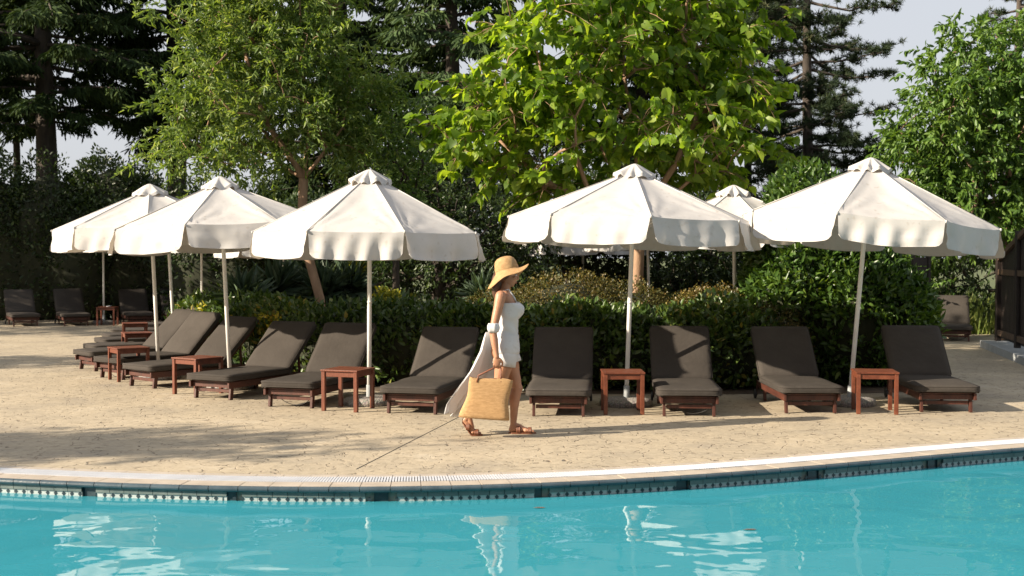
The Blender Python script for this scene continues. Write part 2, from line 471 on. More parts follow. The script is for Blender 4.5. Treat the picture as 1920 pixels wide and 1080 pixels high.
def leaves(name, P, D, Nn, L, W, shape, mat, parent, rng, tint=None):
    tv, tf = TPL[shape]
    if shape == 'spray': tf = [(0, 1, 4), (0, 3, 4), (0, 4, 5), (0, 4, 7)]
    tv = np.array(tv, float)
    n = len(P)
    D = norm(D); S = norm(np.cross(D, Nn)); N2 = np.cross(S, D)
    L = np.broadcast_to(L, (n,)).reshape(n, 1, 1); W = np.broadcast_to(W, (n,)).reshape(n, 1, 1)
    V = P[:, None, :] + D[:, None, :] * L * tv[None, :, 0:1] + S[:, None, :] * W * tv[None, :, 1:2] + N2[:, None, :] * L * tv[None, :, 2:3]
    k = len(tv); fs = len(tf[0]); nf = len(tf)
    F = (np.arange(n) * k)[:, None, None] + np.array(tf)[None, :, :]
    me = bpy.data.meshes.new(name)
    me.vertices.add(n * k); me.vertices.foreach_set('co', V.astype(np.float32).ravel())
    me.loops.add(n * nf * fs); me.loops.foreach_set('vertex_index', F.astype(np.int32).ravel())
    me.polygons.add(n * nf)
    me.polygons.foreach_set('loop_start', (np.arange(n * nf) * fs).astype(np.int32))
    me.polygons.foreach_set('loop_total', np.full(n * nf, fs, np.int32))
    me.update(calc_edges=True)
    if tint is None: tint = rng.random(n)
    a = me.attributes.new('tint', 'FLOAT', 'FACE')
    a.data.foreach_set('value', np.repeat(tint, nf).astype(np.float32))
    return link(name, me, mat, parent)

def lump(P, f=1.0, ph=0.0):
    x, y, z = P[..., 0] * f + ph, P[..., 1] * f + ph * 1.7, P[..., 2] * f + ph * .6
    return (np.sin(2.1 * x + 1.3 * np.sin(1.7 * z)) + np.sin(2.6 * y + 1.1 * np.sin(2.3 * x + 1)) + np.sin(2.9 * z + 1.5 * np.sin(1.9 * y))) / 3

def fill_ell(rng, ells, K, mind, bias=2.2, zmin=None):
    """poisson-ish cluster centres inside a union of ellipsoids"""
    ells = np.array(ells, float)
    vol = np.prod(ells[:, 3:6], axis=1) ** 0.75
    pr = vol / vol.sum()
    out = []
    tries = 0
    while len(out) < K and tries < K * 60:
        tries += 1
        e = ells[rng.choice(len(ells), p=pr)]
        d = rng.normal(size=3); d /= np.linalg.norm(d)
        r = rng.random() ** (1 / bias)
        p = e[:3] + d * r * e[3:6]
        if zmin is not None and p[2] < zmin: continue
        if out:
            q = np.array(out)
            if np.min(((q - p) ** 2).sum(1)) < mind * mind: continue
        out.append(p)
    return np.array(out)

def skeleton(rng, trunk, clusters, r0, rtip=0.005, arch=0.12, up=1.1, leaders=None):
    """greedy limbs from a trunk polyline to each cluster; returns MB"""
    nodes = [np.array(p, float) for p in trunk]
    par = [-1] + list(range(len(trunk) - 1))
    top = nodes[-1]
    chains = []
    order = np.argsort([np.linalg.norm(c - top) for c in clusters])
    first = max(1, len(trunk) // 2)
    lead = []
    if leaders:
        first = len(trunk)
        for ld in leaders:
            ch = [len(trunk) - 1]
            for p in ld:
                nodes.append(np.array(p, float)); par.append(ch[-1]); ch.append(len(nodes) - 1)
            lead.append(ch)
    for ci in order:
        c = clusters[ci]
        q = np.array(nodes)
        cost = np.linalg.norm(q - c, axis=1) + up * np.maximum(0, q[:, 2] - c[2] + 0.1)
        cost[:first] += 5
        j = int(np.argmin(cost))
        a = nodes[j]; L = np.linalg.norm(c - a)
        m = max(2, int(L / 0.35))
        ch = [j]
        side = rng.normal(size=3) * L * 0.045
        for k in range(1, m + 1):
            t = k / m
            p = a + (c - a) * t + side * math.sin(PI * t) + np.array([0, 0, -arch * L * math.sin(PI * t)]) * 1.0
            nodes.append(p); par.append(ch[-1]); ch.append(len(nodes) - 1)
        chains.append(ch)
    cnt = np.zeros(len(nodes))
    for ch in chains: cnt[ch[-1]] += 1
    for ch in lead: cnt[ch[-1]] += 0.5
    chains = lead + chains
    for i in range(len(nodes) - 1, -1, -1):
        if par[i] >= 0: cnt[par[i]] += cnt[i]
    tot = max(cnt[0], 1)
    rad = np.maximum(rtip, r0 * (cnt / tot) ** 0.48)
    mb = MB()
    nt_ = len(trunk)
    rr = [max(rad[i], r0 * (1 - 0.35 * i / max(1, nt_ - 1)) if cnt[i] > 0.5 * tot else rad[i]) for i in range(nt_)]
    rr[0] = r0 * 1.25
    mb.tube([nodes[i] for i in range(nt_)], rr, 10)
    for ch in chains:
        pr_ = [rad[i] for i in ch]
        pr_[0] = min(pr_[0], pr_[1] * 1.25)
        mb.tube([nodes[i] for i in ch], pr_, 6 if pr_[1] > 0.02 else 4)
    return mb

def twig_leaves(rng, clusters, centre, T, m, tl, L, W, outward=0.7, droop=0.5, upn=0.8, spread=0.35, sideways=0.8, mb=None, flat=1.0):
    K = len(clusters)
    out = norm(clusters - np.array(centre)[None, :])
    td = norm(out[:, None, :] * outward + rng.normal(size=(K, T, 3)) * 0.75 + np.array([0, 0, 0.15])) * np.array([1, 1, flat])
    start = clusters[:, None, :] + rng.normal(size=(K, T, 3)) * spread * tl
    ln = tl * rng.uniform(0.5, 1.0, (K, T, 1))
    t = (np.arange(m) + rng.uniform(0.2, 0.9, (K, T, m))) / m
    P = start[:, :, None, :] + td[:, :, None, :] * (ln[:, :, None, :] * t[..., None]) + np.array([0, 0, -1.0]) * (0.25 * tl * t[..., None] ** 2)
    rd = rng.normal(size=(K, T, m, 3))
    D = td[:, :, None, :] * 0.6 + rd * sideways * 0.6 + np.array([0, 0, -droop])
    Nn = rng.normal(size=(K, T, m, 3)) * 0.55 + np.array([0, 0, upn])
    if mb is not None:
        for k in range(K):
            for j in range(T):
                a = start[k, j]; b = a + td[k, j] * ln[k, j] - np.array([0, 0, 0.25 * tl])
                mb.tube([clusters[k], (clusters[k] + b) / 2 + np.array([0, 0, 0.04]), b], [0.006, 0.005, 0.003], 3, False)
    n = K * T * m
    LL = L * rng.uniform(0.6, 1.15, n); WW = W * rng.uniform(0.75, 1.15, n)
    return P.reshape(-1, 3), D.reshape(-1, 3), Nn.reshape(-1, 3), LL, WW

def broad_tree(name, label, cat, trunk, ells, K, mind, T, m, tl, L, W, shape, leafm, barkm, r0, seed, group=None, droop=0.5,
               bias=2.2, twigs=False, zmin=None, arch=-0.08, upn=0.8, leaders=None, flat=1.0):
    rng = np.random.default_rng(seed)
    base = np.array(trunk[0], float)
    root = empty(name, tuple(base), 0, label, cat, group)
    tr = [tuple(np.array(p) - base) for p in trunk]
    E = [(e[0] - base[0], e[1] - base[1], e[2] - base[2], *e[3:]) for e in ells]
    cl = fill_ell(rng, E, K, mind, bias, zmin)
    ctr = np.mean(np.array(E)[:, :3], axis=0) - np.array([0, 0, 0.6])
    ld = [[tuple(np.array(p) - base) for p in l] for l in leaders] if leaders else None
    mb = skeleton(rng, tr, cl, r0, arch=arch, leaders=ld)
    a = twig_leaves(rng, cl, ctr, T, m, tl, L, W, droop=droop, upn=upn, mb=mb if twigs else None, flat=flat)
    mb.build('trunk', barkm, root)
    tint = np.clip(rng.normal(0.5, 0.24, len(a[0])) + 0.18 * lump(a[0], 1.2, seed), 0, 1)
    leaves('crown', *a, shape, leafm, root, rng, tint)
    return root

def bush(name, label, cat, ells, n, L, W, shape, leafm, seed, group=None, depth=0.16, up=0.25, core=0.8, kind=None, rough=0.12, freq=1.6, tips=0.12, base=None, droop=0.0):
    """leafy shrub: leaves through the outer shell of a union of ellipsoids over a dark twiggy inside"""
    rng = np.random.default_rng(seed)
    E = np.array(ells, float)
    if base is None: base = np.array([E[:, 0].mean(), E[:, 1].mean(), 0.0])
    root = empty(name, tuple(base), 0, label, cat, group, kind)
    E = E.copy(); E[:, :3] -= base
    area = (E[:, 3] * E[:, 4] + E[:, 4] * E[:, 5] + E[:, 3] * E[:, 5]); pr = area / area.sum()
    idx = rng.choice(len(E), int(n * 1.9), p=pr)
    d = norm(rng.normal(size=(len(idx), 3))); d[:, 2] = np.abs(d[:, 2]) * np.where(rng.random(len(idx)) < 0.25, -1, 1)
    e = E[idx]
    # boxier super-ellipsoid shell
    dd = np.sign(d) * np.abs(d) ** 0.78; dd = norm(dd) * (0.9 + 0.1 * np.abs(d).max(1, keepdims=True))
    s = 1 + rough * lump(e[:, :3] + dd * e[:, 3:6], freq, seed)[:, None] + 0.05 * lump(e[:, :3] + dd * e[:, 3:6], freq * 3.7, seed)[:, None]
    dep = np.where(rng.random(len(idx)) < tips, -rng.random(len(idx)) * 0.07, rng.random(len(idx)) ** 1.4 * depth)
    P = e[:, :3] + dd * e[:, 3:6] * s - dd * dep[:, None]
    # drop those deep inside a neighbour or under the ground
    keep = P[:, 2] > 0.03
    for k in range(len(E)):
        q = (P - E[k, :3]) / E[k, 3:6]
        keep &= ~(((q ** 2).sum(1) < (0.84 - rough) ** 2) & (idx != k))
    P = P[keep][:n]; dn = norm(dd[keep] / e[keep, 3:6])[:n]
    D = dn * 0.55 + rng.normal(size=P.shape) * 0.55 + np.array([0, 0, up - droop])
    Nn = dn * 0.6 + rng.normal(size=P.shape) * 0.45 + np.array([0, 0, 0.35])
    tint = np.clip(rng.normal(0.45, 0.22, len(P)) + 0.22 * lump(P, 1.3, seed + 3), 0, 1)
    leaves('foliage', P, D, Nn, L * rng.uniform(0.55, 1.15, len(P)), W * rng.uniform(0.7, 1.15, len(P)), shape, leafm, root, rng, tint)
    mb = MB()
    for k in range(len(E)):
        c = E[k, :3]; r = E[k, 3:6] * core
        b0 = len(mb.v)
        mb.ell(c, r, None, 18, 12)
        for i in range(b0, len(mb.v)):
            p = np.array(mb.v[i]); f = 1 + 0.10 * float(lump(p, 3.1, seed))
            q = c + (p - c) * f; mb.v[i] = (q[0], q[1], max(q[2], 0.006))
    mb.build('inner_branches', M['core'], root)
    return root

def cedar(name, label, base, H, Rm, zlow, seed, leafm, r0=0.25, group=None, dens=1.0, L=0.34, Wd=0.07, droop=0.55, levels=0.42):
    rng = np.random.default_rng(seed)
    root = empty(name, base, 0, label, 'conifer tree', group)
    mb = MB()
    mb.tube([(0, 0, 0), (0.05, 0.03, H * 0.3), (-0.04, 0, H * 0.6), (0, 0, H)], [r0 * 1.2, r0, r0 * 0.7, 0.03], 10)
    PP = []; DD = []
    z = zlow
    while z < H * 0.97:
        f = (z - zlow) / (H - zlow)
        rl = Rm * (0.35 + 0.65 * min(1, f * 5)) * (1 - f) ** 0.62
        nb = int(rng.integers(4, 7))
        a0 = rng.random() * 6.28
        for b in range(nb):
            a = a0 + b * 2 * PI / nb + rng.normal() * 0.25
            ll = rl * rng.uniform(0.55, 1.12)
            rise = rng.uniform(-0.05, 0.22)
            p0 = np.array([0, 0, z + rng.normal() * 0.15])
            dr = np.array([math.cos(a), math.sin(a), rise])
            pts = []
            ns = 7
            for i in range(ns + 1):
                t = i / ns
                pts.append(p0 + dr * ll * t + np.array([0, 0, -0.20 * ll * t * t]))
            mb.tube(pts, [0.045 * (1 - 0.85 * i / ns) * (ll / 3 + 0.4) for i in range(ns + 1)], 5)
            pts = np.array(pts)
            # side shoots
            nsd = int(ll * 9 * dens) + 4
            for s_ in range(nsd):
                t = rng.uniform(0.22, 1.0)
                q = pts[min(ns - 1, int(t * ns))] + (pts[min(ns, int(t * ns) + 1)] - pts[min(ns - 1, int(t * ns))]) * (t * ns % 1)
                sa = a + rng.choice([-1, 1]) * rng.uniform(0.3, 1.3)
                sl = rng.uniform(0.25, 0.8) * (1.15 - t * 0.6)
                sdv = np.array([math.cos(sa), math.sin(sa), rng.uniform(-0.25, 0.1)])
                k = int(sl * 16) + 3
                tt = rng.random(k)
                P = q + sdv * sl * tt[:, None] + np.array([0, 0, -0.28]) * sl * (tt ** 2)[:, None] + rng.normal(size=(k, 3)) * 0.035
                PP.append(P)
                DD.append(sdv * 0.7 + np.array([0, 0, -droop]) + rng.normal(size=(k, 3)) * 0.35)
        z += levels * rng.uniform(0.7, 1.3)
    P = np.concatenate(PP); D = np.concatenate(DD)
    mb.build('trunk', M['bark_dark'], root)
    Nn = rng.normal(size=P.shape) * 0.5 + np.array([0, 0, 0.8])
    tint = np.clip(rng.normal(0.45, 0.2, len(P)) + 0.25 * lump(P, 0.9, seed), 0, 1)
    leaves('crown', P, D, Nn, L * rng.uniform(0.5, 1.1, len(P)), Wd * rng.uniform(0.7, 1.2, len(P)), 'spray', leafm, root, rng, tint)
    return root

def pine(name, label, base, H, Rm, zlow, seed, r0=0.2, group=None, side=None, ntuft=1.0):
    rng = np.random.default_rng(seed)
    root = empty(name, base, 0, label, 'pine tree', group)
    mb = MB()
    mb.tube([(0, 0, 0), (0.04, 0, H * 0.3), (-0.03, 0, H * 0.65), (0.05, 0, H)], [r0 * 1.2, r0, r0 * 0.72, 0.04], 12)
    T = []; A = []
    z = zlow
    while z < H:
        f = (z - zlow) / (H - zlow)
        nb = int(rng.integers(2, 5))
        for b in range(nb):
            a = rng.random() * 2 * PI
            if side is not None and rng.random() < 0.5: a = side + rng.normal() * 0.5
            ll = Rm * (0.6 + 0.4 * math.sin(PI * min(1, f * 1.1))) * rng.uniform(0.5, 1.1) * (1 - 0.5 * f)
            p0 = np.array([0, 0, z + rng.normal() * 0.1])
            dr = np.array([math.cos(a), math.sin(a), rng.uniform(-0.12, 0.28)])
            ns = 8
            wob = rng.normal(size=(ns + 1, 3)) * 0.05
            pts = [p0 + dr * ll * i / ns + wob[i] * (i / ns) + np.array([0, 0, -0.12 * ll * math.sin(PI * i / ns * 0.8)]) for i in range(ns + 1)]
            mb.tube(pts, [0.05 * (1 - 0.85 * i / ns) for i in range(ns + 1)], 5)
            pts = np.array(pts)
            for s_ in range(int(ll * 5.5 * ntuft) + 2):
                t = rng.uniform(0.3, 1.0)
                i = min(ns - 1, int(t * ns))
                q = pts[i] + (pts[i + 1] - pts[i]) * (t * ns % 1)
                sa = a + rng.choice([-1, 1]) * rng.uniform(0.3, 1.4)
                sl = rng.uniform(0.2, 0.85) * (1.25 - t * 0.7)
                e = q + np.array([math.cos(sa), math.sin(sa), rng.uniform(-0.15, 0.35)]) * sl
                mb.tube([q, (q + e) / 2 + np.array([0, 0, -0.03]), e], [0.015, 0.011, 0.007], 3, False)
                for u in (1.0, 0.72, 0.45):
                    if rng.random() < 0.88:
                        c = q + (e - q) * u + rng.normal(size=3) * 0.05
                        T.append(c); A.append(e - q)
        z += rng.uniform(0.22, 0.45)
    mb.build('trunk', M['bark_dark'], root)
    T = np.array(T); A = norm(np.array(A)); k = 26
    d = norm(rng.normal(size=(len(T), k, 3)) + A[:, None, :] * 0.6 + np.array([0, 0, 0.45]))
    P = np.repeat(T, k, 0) + d.reshape(-1, 3) * 0.02
    D = d.reshape(-1, 3)
    Nn = rng.normal(size=P.shape)
    tint = np.clip(np.repeat(rng.normal(0.45, 0.22, len(T)), k) + rng.normal(0, 0.08, len(P)), 0, 1)
    leaves('crown', P, D, Nn, 0.17 * rng.uniform(0.7, 1.15, len(P)), 0.024, 'needle', LM['pine'], root, rng, tint)
    return root

# ------------------------------------------------------------ pool edge curve (deck level)
_pts = [(0, 898), (240, 907), (480, 913), (640, 915), (940, 909), (1280, 892), (1600, 868), (1920, 840)]
_w = [G(x, y) for x, y in _pts]
_co = np.polyfit([p.x for p in _w], [p.y for p in _w], 4)
def edge_y(x):
    if x < -4.2:
        return float(np.polyval(_co, -4.2) + np.polyval(np.polyder(_co), -4.2) * (x + 4.2))
    if x > 4.8:
        return float(np.polyval(_co, 4.8) + np.polyval(np.polyder(_co), 4.8) * (x - 4.8))
    return float(np.polyval(_co, x))
# resample by arc length
_xs = np.linspace(-13, 13, 5201); _ys = np.array([edge_y(x) for x in _xs])
_s = np.concatenate([[0], np.cumsum(np.hypot(np.diff(_xs), np.diff(_ys)))])
EDGE_LEN = float(_s[-1])
def edge(s, off=0.0, z=0.0):
    """point at arc length s, off metres away from the pool (towards the deck)"""
    x = np.interp(s, _s, _xs); y = np.interp(s, _s, _ys)
    x2 = np.interp(s + 0.01, _s, _xs); y2 = np.interp(s + 0.01, _s, _ys)
    if s > EDGE_LEN - 0.02:
        x2, y2 = x + (x - np.interp(s - .01, _s, _xs)), y + (y - np.interp(s - .01, _s, _ys))
    tx, ty = x2 - x, y2 - y; l = math.hypot(tx, ty) or 1
    return Vector((x - ty / l * off, y + tx / l * off, z))
WATER_Z = -0.112
GRATE0, GRATE1 = 0.205, 0.415
DECK0 = 0.52

def strip(mb, o0, z0, o1, z1, ds=0.1, s0=0.0, s1=None):
    s1 = EDGE_LEN if s1 is None else s1
    n = max(2, int((s1 - s0) / ds))
    vs = []; fs = []
    for i in range(n + 1):
        s = s0 + (s1 - s0) * i / n
        vs.append(edge(s, o0, z0)); vs.append(edge(s, o1, z1))
    for i in range(n):
        fs.append((2 * i, 2 * i + 2, 2 * i + 3, 2 * i + 1))
    mb.add(vs, fs)

# --- deck (stamped concrete), ground, beds
mb = MB()
n = 260
vs = []; fs = []
for i in range(n + 1):
    s = EDGE_LEN * i / n
    vs.append(edge(s, DECK0, 0.0)); p = edge(s, DECK0); vs.append(Vector((p.x * 1.0, 34.0, 0.0)))
for i in range(n): fs.append((2 * i, 2 * i + 2, 2 * i + 3, 2 * i + 1))
mb.add(vs, fs)
pL = edge(0, DECK0); pR = edge(EDGE_LEN, DECK0)
mb.add([(-30, pL.y, 0), (pL.x, pL.y, 0), (pL.x, 34, 0), (-30, 34, 0)], [(0, 1, 2, 3)])
mb.add([(pR.x, pR.y, 0), (30, pR.y, 0), (30, 34, 0), (pR.x, 34, 0)], [(0, 1, 2, 3)])
mb.add([(-30, -10, 0), (30, -10, 0), (30, 2.0, 0), (-30, 2.0, 0)], [(0, 1, 2, 3)])
mb.add([(-30, 2.0, 0), (-13.0, 2.0, 0), (-13.0, pL.y, 0), (-30, pL.y, 0)], [(0, 1, 2, 3)])
mb.add([(13.0, 2.0, 0), (30, 2.0, 0), (30, pR.y, 0), (13.0, pR.y, 0)], [(0, 1, 2, 3)])
deck = tag(mb.build('pool_deck', M['deck']), 'sandy stamped concrete deck around the pool', None, None, 'structure')

mb = MB()
mb.add([(-700, 33.99, -0.01), (700, 33.99, -0.01), (700, 900, -0.01), (-700, 900, -0.01)], [(0, 1, 2, 3)])
mb.add([(-700, -300, -0.01), (-29.99, -300, -0.01), (-29.99, 33.99, -0.01), (-700, 33.99, -0.01)], [(0, 1, 2, 3)])
mb.add([(29.99, -300, -0.01), (700, -300, -0.01), (700, 33.99, -0.01), (29.99, 33.99, -0.01)], [(0, 1, 2, 3)])
mb.add([(-29.99, -300, -0.01), (29.99, -300, -0.01), (29.99, -9.99, -0.01), (-29.99, -9.99, -0.01)], [(0, 1, 2, 3)])
M['lawn'] = simple('rough_lawn', (0.045, 0.065, 0.02), (0.11, 0.13, 0.04), 1.5, 0.95, 0.7, 14)
tag(mb.build('ground', M['lawn']), 'rough grassy ground beyond the deck', None, None, 'structure')

# bed of soil under the planting behind the loungers (a sheet on the deck)
bed = [(-6.6, 33.9), (-6.0, 25.0), (-5.1, 20.2), (-4.0, 17.9), (-2.9, 16.2), (-1.6, 15.35), (0, 15.05), (3.0, 15.05), (4.6, 15.15), (5.65, 15.6), (5.9, 17.0), (6.0, 20.0), (6.4, 24), (6.2, 33.9)]
mb = MB(); mb.add([(x, y, 0.004) for x, y in bed], [tuple(range(len(bed)))[::-1]])
o = tag(mb.build('garden_bed', M['soil']), 'dark soil bed under the hedge', None, None, 'structure')

# --- joint line in the deck
mb = MB()
a = G(668, 880); b = G(872, 776)
mb.bar((a.x, a.y, 0.0005), (b.x, b.y, 0.0005), 0.007, 0.004)
tag(mb.build('deck_joint', M['rubber']), 'dark expansion joint across the deck', None, None, 'structure')

# --- pool body
pool = empty('swimming_pool', tuple(edge(EDGE_LEN / 2, 0, 0)), 0, 'tiled swimming pool edge with slate blue rim', None, None, 'structure')
def pchild(mb, name, mat):
    b = pool.location
    mb.v = [(v[0] - b.x, v[1] - b.y, v[2] - b.z) for v in mb.v]
    return mb.build(name, mat, pool)
mb = MB()
zb = -1.5
strip(mb, 0.052, WATER_Z + 0.004, 0.052, zb, 0.1)
vs = []; fs = []
for i in range(131):
    s = EDGE_LEN * i / 130
    p = edge(s, 0.06, zb); vs.append(p); vs.append(Vector((p.x, 2.0, zb)))
for i in range(130): fs.append((2 * i, 2 * i + 1, 2 * i + 3, 2 * i + 2))
mb.add(vs, fs)
# side and near walls, a step along the far wall
p0 = edge(0, 0.05); p1 = edge(EDGE_LEN, 0.05)
mb.add([(p0.x, 2.0, zb), (p0.x, p0.y, zb), (p0.x, p0.y, -.004), (p0.x, 2.0, -.004)], [(0, 1, 2, 3)])
mb.add([(p1.x, 2.0, zb), (p1.x, p1.y, zb), (p1.x, p1.y, -.004), (p1.x, 2.0, -.004)], [(3, 2, 1, 0)])
mb.add([(p0.x, 2.0, zb), (p1.x, 2.0, zb), (p1.x, 2.0, -.004), (p0.x, 2.0, -.004)], [(0, 1, 2, 3)])
pchild(mb, 'pool_shell', M['pool'])

# coping tiles
def tiles(o0, o1, zt, zb_, pitch, gap, mat, name, s0=0.0, s1=EDGE_LEN, skip=None, jit=0.0015):
    mb = MB(); rnd = random.Random(5)
    k = int((s1 - s0) / pitch)
    for i in range(k):
        a = s0 + i * pitch + gap / 2; b = a + pitch - gap
        if skip and skip((a + b) / 2): continue
        dz = rnd.uniform(-jit, jit)
        q = [edge(a, o0, zt + dz), edge(b, o0, zt + dz), edge(b, o1, zt + dz), edge(a, o1, zt + dz),
             edge(a, o0, zb_), edge(b, o0, zb_), edge(b, o1, zb_), edge(a, o1, zb_)]
        mb.add(q, [(0, 1, 2, 3), (4, 7, 6, 5), (0, 4, 5, 1), (1, 5, 6, 2), (2, 6, 7, 3), (3, 7, 4, 0)])
    return pchild(mb, name, mat)
INLETS = []
for px in (160, 425, 713, 1005, 1283, 1532, 1757):
    xx = WX(px, 9.2)
    # solve for x on the edge seen at px
    for _ in range(12):
        xx = WX(px, edge_y(xx))
    INLETS.append(float(np.interp(xx, _xs, _s)))
for s in (INLETS[0] - 1.0, INLETS[0] - 2.1, INLETS[-1] + 1.2): INLETS.append(s)
def near_inlet(s): return any(abs(s - q) < 0.06 for q in INLETS)
TP = 0.225
tiles(0.022, GRATE0, 0.002, -0.03, TP, 0.006, M['coping'], 'coping_tiles')
tiles(GRATE1, DECK0 - 0.004, 0.002, -0.03, TP, 0.006, M['coping'], 'outer_tiles')
mb = MB()   # grout bed under the tiles
strip(mb, 0.03, -0.004, GRATE0 - 0.002, -0.004); strip(mb, GRATE1 + 0.003, -0.004, DECK0 + 0.01, -0.004)
strip(mb, GRATE0 - 0.002, -0.004, GRATE0 - 0.002, -0.10); strip(mb, GRATE1 + 0.003, -0.10, GRATE1 + 0.003, -0.004)
strip(mb, GRATE0 - 0.002, -0.10, GRATE1 + 0.003, -0.10)
strip(mb, 0.0505, -0.032, 0.0505, WATER_Z - 0.001)
strip(mb, 0.0505, -0.032, 0.03, -0.004)
pchild(mb, 'grout_bed', M['grout'])
# bullnose rim
mb = MB()
k = int(EDGE_LEN / TP)
for i in range(k):
    a = i * TP + 0.003; b = a + TP - 0.006
    pr = [(0.020, 0.003), (0.006, 0.001), (-0.005, -0.007), (-0.009, -0.018), (-0.006, -0.029), (0.004, -0.038), (0.05, -0.040)]
    vs = []; fs = []
    for j in range(4):
        s = a + (b - a) * j / 3
        for (o_, z_) in pr: vs.append(edge(s, o_, z_))
    m_ = len(pr)
    for j in range(3):
        for q in range(m_ - 1):
            fs.append((j * m_ + q, j * m_ + q + 1, (j + 1) * m_ + q + 1, (j + 1) * m_ + q))
    fs.append(tuple(range(m_))); fs.append(tuple(3 * m_ + q for q in range(m_))[::-1])
    mb.add(vs, fs)
pchild(mb, 'rim_tiles', M['nose'])
mb = MB(); strip(mb, 0.0, -0.010, 0.03, -0.036, 0.1); strip(mb, 0.018, -0.003, 0.0, -0.010, 0.1)
pchild(mb, 'rim_grout', M['coping'])
tiles(0.026, 0.05, -0.041, -0.078, 0.115, 0.004, M['course'], 'tile_course', skip=near_inlet, jit=0)
tiles(0.036, 0.05, -0.0785, WATER_Z - 0.006, 0.115, 0.003, M['white_tile'], 'waterline_tiles', skip=near_inlet, jit=0)
mb = MB()   # dark diamonds
sp = 0.0677
k = int(EDGE_LEN / sp)
for i in range(k):
    s = (i + .5) * sp
    if near_inlet(s): continue
    r = 0.0165; zc = -0.0955
    q = [edge(s, .0335, zc + r * 1.15), edge(s + r, .0335, zc), edge(s, .0335, zc - r * 1.15), edge(s - r, .0335, zc)]
    q2 = [edge(s, .037, zc + r * 1.15), edge(s + r, .037, zc), edge(s, .037, zc - r * 1.15), edge(s - r, .037, zc)]
    mb.add(q + q2, [(0, 3, 2, 1), (0, 1, 5, 4), (1, 2, 6, 5), (2, 3, 7, 6), (3, 0, 4, 7)])
pchild(mb, 'diamond_tiles', M['diamond'])
for s in INLETS:    # dark overflow mouths
    mb = MB()
    for (o_, z0, z1) in ((0.046, -0.041, WATER_Z - 0.004),):
        q = [edge(s - .053, o_, z0), edge(s + .053, o_, z0), edge(s + .053, o_, z1), edge(s - .053, o_, z1)]
        mb.add(q, [(0, 1, 2, 3)])
        for ss in (-1, 1):
            q = [edge(s + ss * .053, .030, z0), edge(s + ss * .053, o_, z0), edge(s + ss * .053, o_, z1), edge(s + ss * .053, .030, z1)]
            mb.add(q, [(0, 1, 2, 3)])
    pchild(mb, 'overflow_inlet', M['diamond'])

# overflow grate, slats side by side
g = empty('drain_grate', tuple(edge(EDGE_LEN / 2, 0.3, 0)), 0, 'white slatted overflow grate running along the pool edge', 'grate')
mb = MB()
pitch = 0.0225; k = int(EDGE_LEN / pitch)
for i in range(k):
    s = (i + .5) * pitch; h = 0.0078
    q = [edge(s - h, GRATE0 + .006, .006), edge(s + h, GRATE0 + .006, .006), edge(s + h, GRATE1 - .004, .006), edge(s - h, GRATE1 - .004, .006),
         edge(s - h, GRATE0 + .006, -.02), edge(s + h, GRATE0 + .006, -.02), edge(s + h, GRATE1 - .004, -.02), edge(s - h, GRATE1 - .004, -.02)]
    mb.add(q, [(0, 1, 2, 3), (0, 4, 5, 1), (1, 5, 6, 2), (2, 6, 7, 3), (3, 7, 4, 0)])
mb.v = [(v[0] - g.location.x, v[1] - g.location.y, v[2]) for v in mb.v]
mb.build('slats', M['grate'], g)
mb = MB()
for o_ in (GRATE0 + .05, GRATE1 - .05):
    strip(mb, o_ - .006, -.012, o_ + .006, -.012)
mb.v = [(v[0] - g.location.x, v[1] - g.location.y, v[2]) for v in mb.v]
mb.build('connecting_rod', M['grate'], g)

# water
mb = MB(); vs = []; fs = []
for i in range(131):
    s = EDGE_LEN * i / 130
    p = edge(s, 0.045, WATER_Z); vs.append(p); vs.append(Vector((p.x, 2.0, WATER_Z)))
for i in range(130): fs.append((2 * i, 2 * i + 1, 2 * i + 3, 2 * i + 2))
mb.add(vs, fs)
tag(mb.build('water', M['water']), 'rippled turquoise pool water', None, None, 'structure')
for i, (px, py) in enumerate(((1405, 993), (1010, 952))):
    p = G(px, py, WATER_Z + .003)
    mb = MB(); mb.add([(-.045, 0, 0), (-.015, .012, .003), (.03, .010, .004), (.05, -.002, .001), (.02, -.013, .003), (-.02, -.011, .003)], [(0, 1, 2, 3, 4, 5)])
    o = mb.build('fallen_leaf', M['bark']); o.location = p
    tag(o, ['small brown leaf floating on the water right of centre', 'tiny brown leaf floating near the pool rim below the woman'][i], 'leaf', 'leaves floating on the water')

